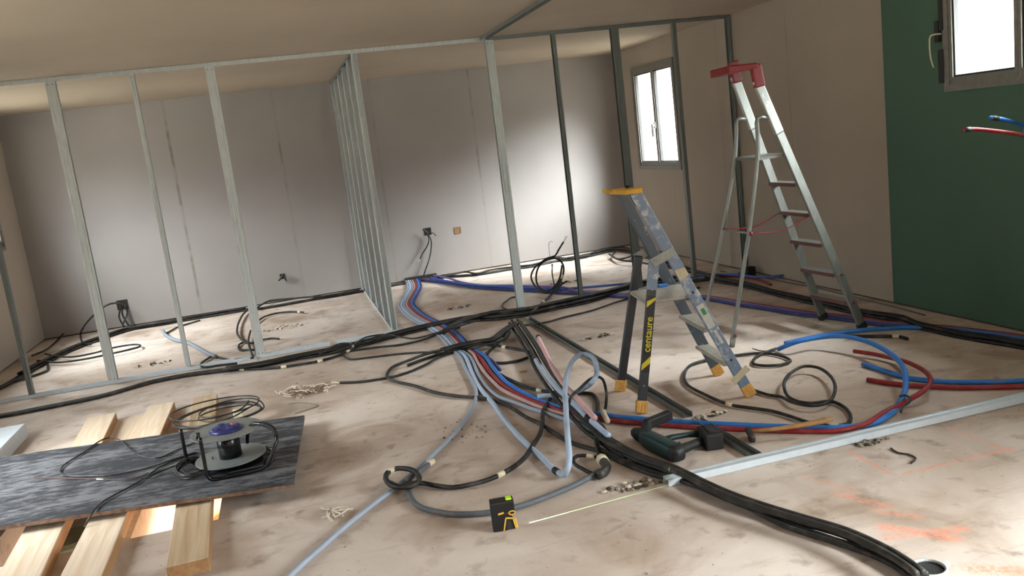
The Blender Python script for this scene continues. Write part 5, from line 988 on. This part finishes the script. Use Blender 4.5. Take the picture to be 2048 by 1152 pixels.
cable('black_conduit', 'black conduit curving out left of the left double stud', 'conduit', [(-0.588,10.03,0.03),(-0.625,9.826,0.03),(-0.649,9.458,0.03),(-0.657,9.047,0.03),(-0.64,8.647,0.03),(-0.589,8.321,0.03),(-0.531,8.101,0.03),(-0.457,8.034,0.03)], .0105, 'black')
cable('black_conduit', 'small black conduit loop left of the double stud foot', 'conduit', [(-0.463,7.8,0.014),(-0.526,7.855,0.014),(-0.579,7.88,0.014),(-0.608,8.038,0.014),(-0.592,8.209,0.014),(-0.547,8.241,0.014)], .009, 'black')
cable('black_conduit', 'black conduit falling beside the double stud into the front bundle', 'conduit', [(-0.516,8.691,0.03),(-0.52,8.186,0.03),(-0.489,7.748,0.03),(-0.458,7.391,0.03)], .0105, 'black')
cable('black_conduit', 'curved black conduit with taped end right of the left double stud', 'conduit', [(-0.475,9.16,0.02),(-0.442,9.31,0.02),(-0.381,9.471,0.02),(-0.269,9.554,0.02),(-0.129,9.511,0.02),(-0.039,9.418,0.02),(0.028,9.316,0.02)], .010, 'black', tapes=(.88,), ends=(1,))
cable('black_conduit', 'short black conduit end below the curved taped one', 'conduit', [(-0.463,8.189,0.014),(-0.399,8.203,0.014),(-0.311,8.197,0.014),(-0.237,8.105,0.014)], .0095, 'black', ends=(1,))
# standing coil between the right studs
cable('cable_coil', 'upright coil of black conduit standing on the floor between the right studs', 'cable coil', [(2.663,8.1,0.504),(2.601,8.1,0.431),(2.556,8.1,0.376),(2.48,8.1,0.367),(2.401,8.1,0.333),(2.326,8.1,0.288),(2.28,8.1,0.213),(2.292,8.1,0.139),(2.346,8.1,0.057),(2.427,8.1,0.012),(2.493,8.1,0.022),(2.565,8.1,0.084),(2.618,8.1,0.169),(2.634,8.1,0.26),(2.595,8.1,0.333),(2.501,8.1,0.359),(2.423,8.1,0.335),(2.363,8.1,0.282),(2.33,8.1,0.184),(2.341,8.1,0.1)] + [(2.407,8.06,0.042),(2.483,8.06,0.056),(2.557,8.06,0.132),(2.587,8.06,0.205),(2.607,8.06,0.279)] , .0095, 'black', ends=(0,))
cable('bare_wire', 'thin bare wire hooking up above the upright coil', 'wire', [(2.503,8.1,0.015),(2.506,8.1,0.135),(2.508,8.1,0.238),(2.502,8.1,0.369),(2.502,8.1,0.456),(2.509,8.1,0.517),(2.532,8.1,0.529),(2.552,8.1,0.52)], .0028, 'galv_dark')
cable('thin_cable', 'grey cable dropping through the upright coil', 'cable', [(2.514,8.08,0.302),(2.499,8.08,0.216),(2.504,8.08,0.127),(2.514,8.08,0.032)], .007, 'grey_c', tapes=(.03,))
cable('black_conduit', 'black conduit rising from the front bundle into the upright coil', 'conduit', [(1.95,7.074,0.06),(2.121,7.347,0.06),(2.252,7.573,0.06)] + [(2.449,8,0.023),(2.509,8,0.075),(2.559,8,0.139),(2.593,8,0.201)], .0105, 'black', tapes=(.35, .95))
cable('black_conduit', 'second black conduit rising beside the upright coil', 'conduit', [(2.03,7.216,0.05),(2.181,7.465,0.05)] + [(2.409,7.95,0.006),(2.479,7.95,0.056),(2.549,7.95,0.106),(2.605,7.95,0.128)], .0085, 'black')
cable('black_conduit', 'half loop of black conduit left of the right double stud', 'conduit', [(2.138,8.171,0.014),(2.074,8.173,0.014),(1.98,8.041,0.014),(1.894,7.877,0.014),(1.864,7.725,0.014),(1.883,7.557,0.014),(1.917,7.435,0.014)], .0095, 'black')
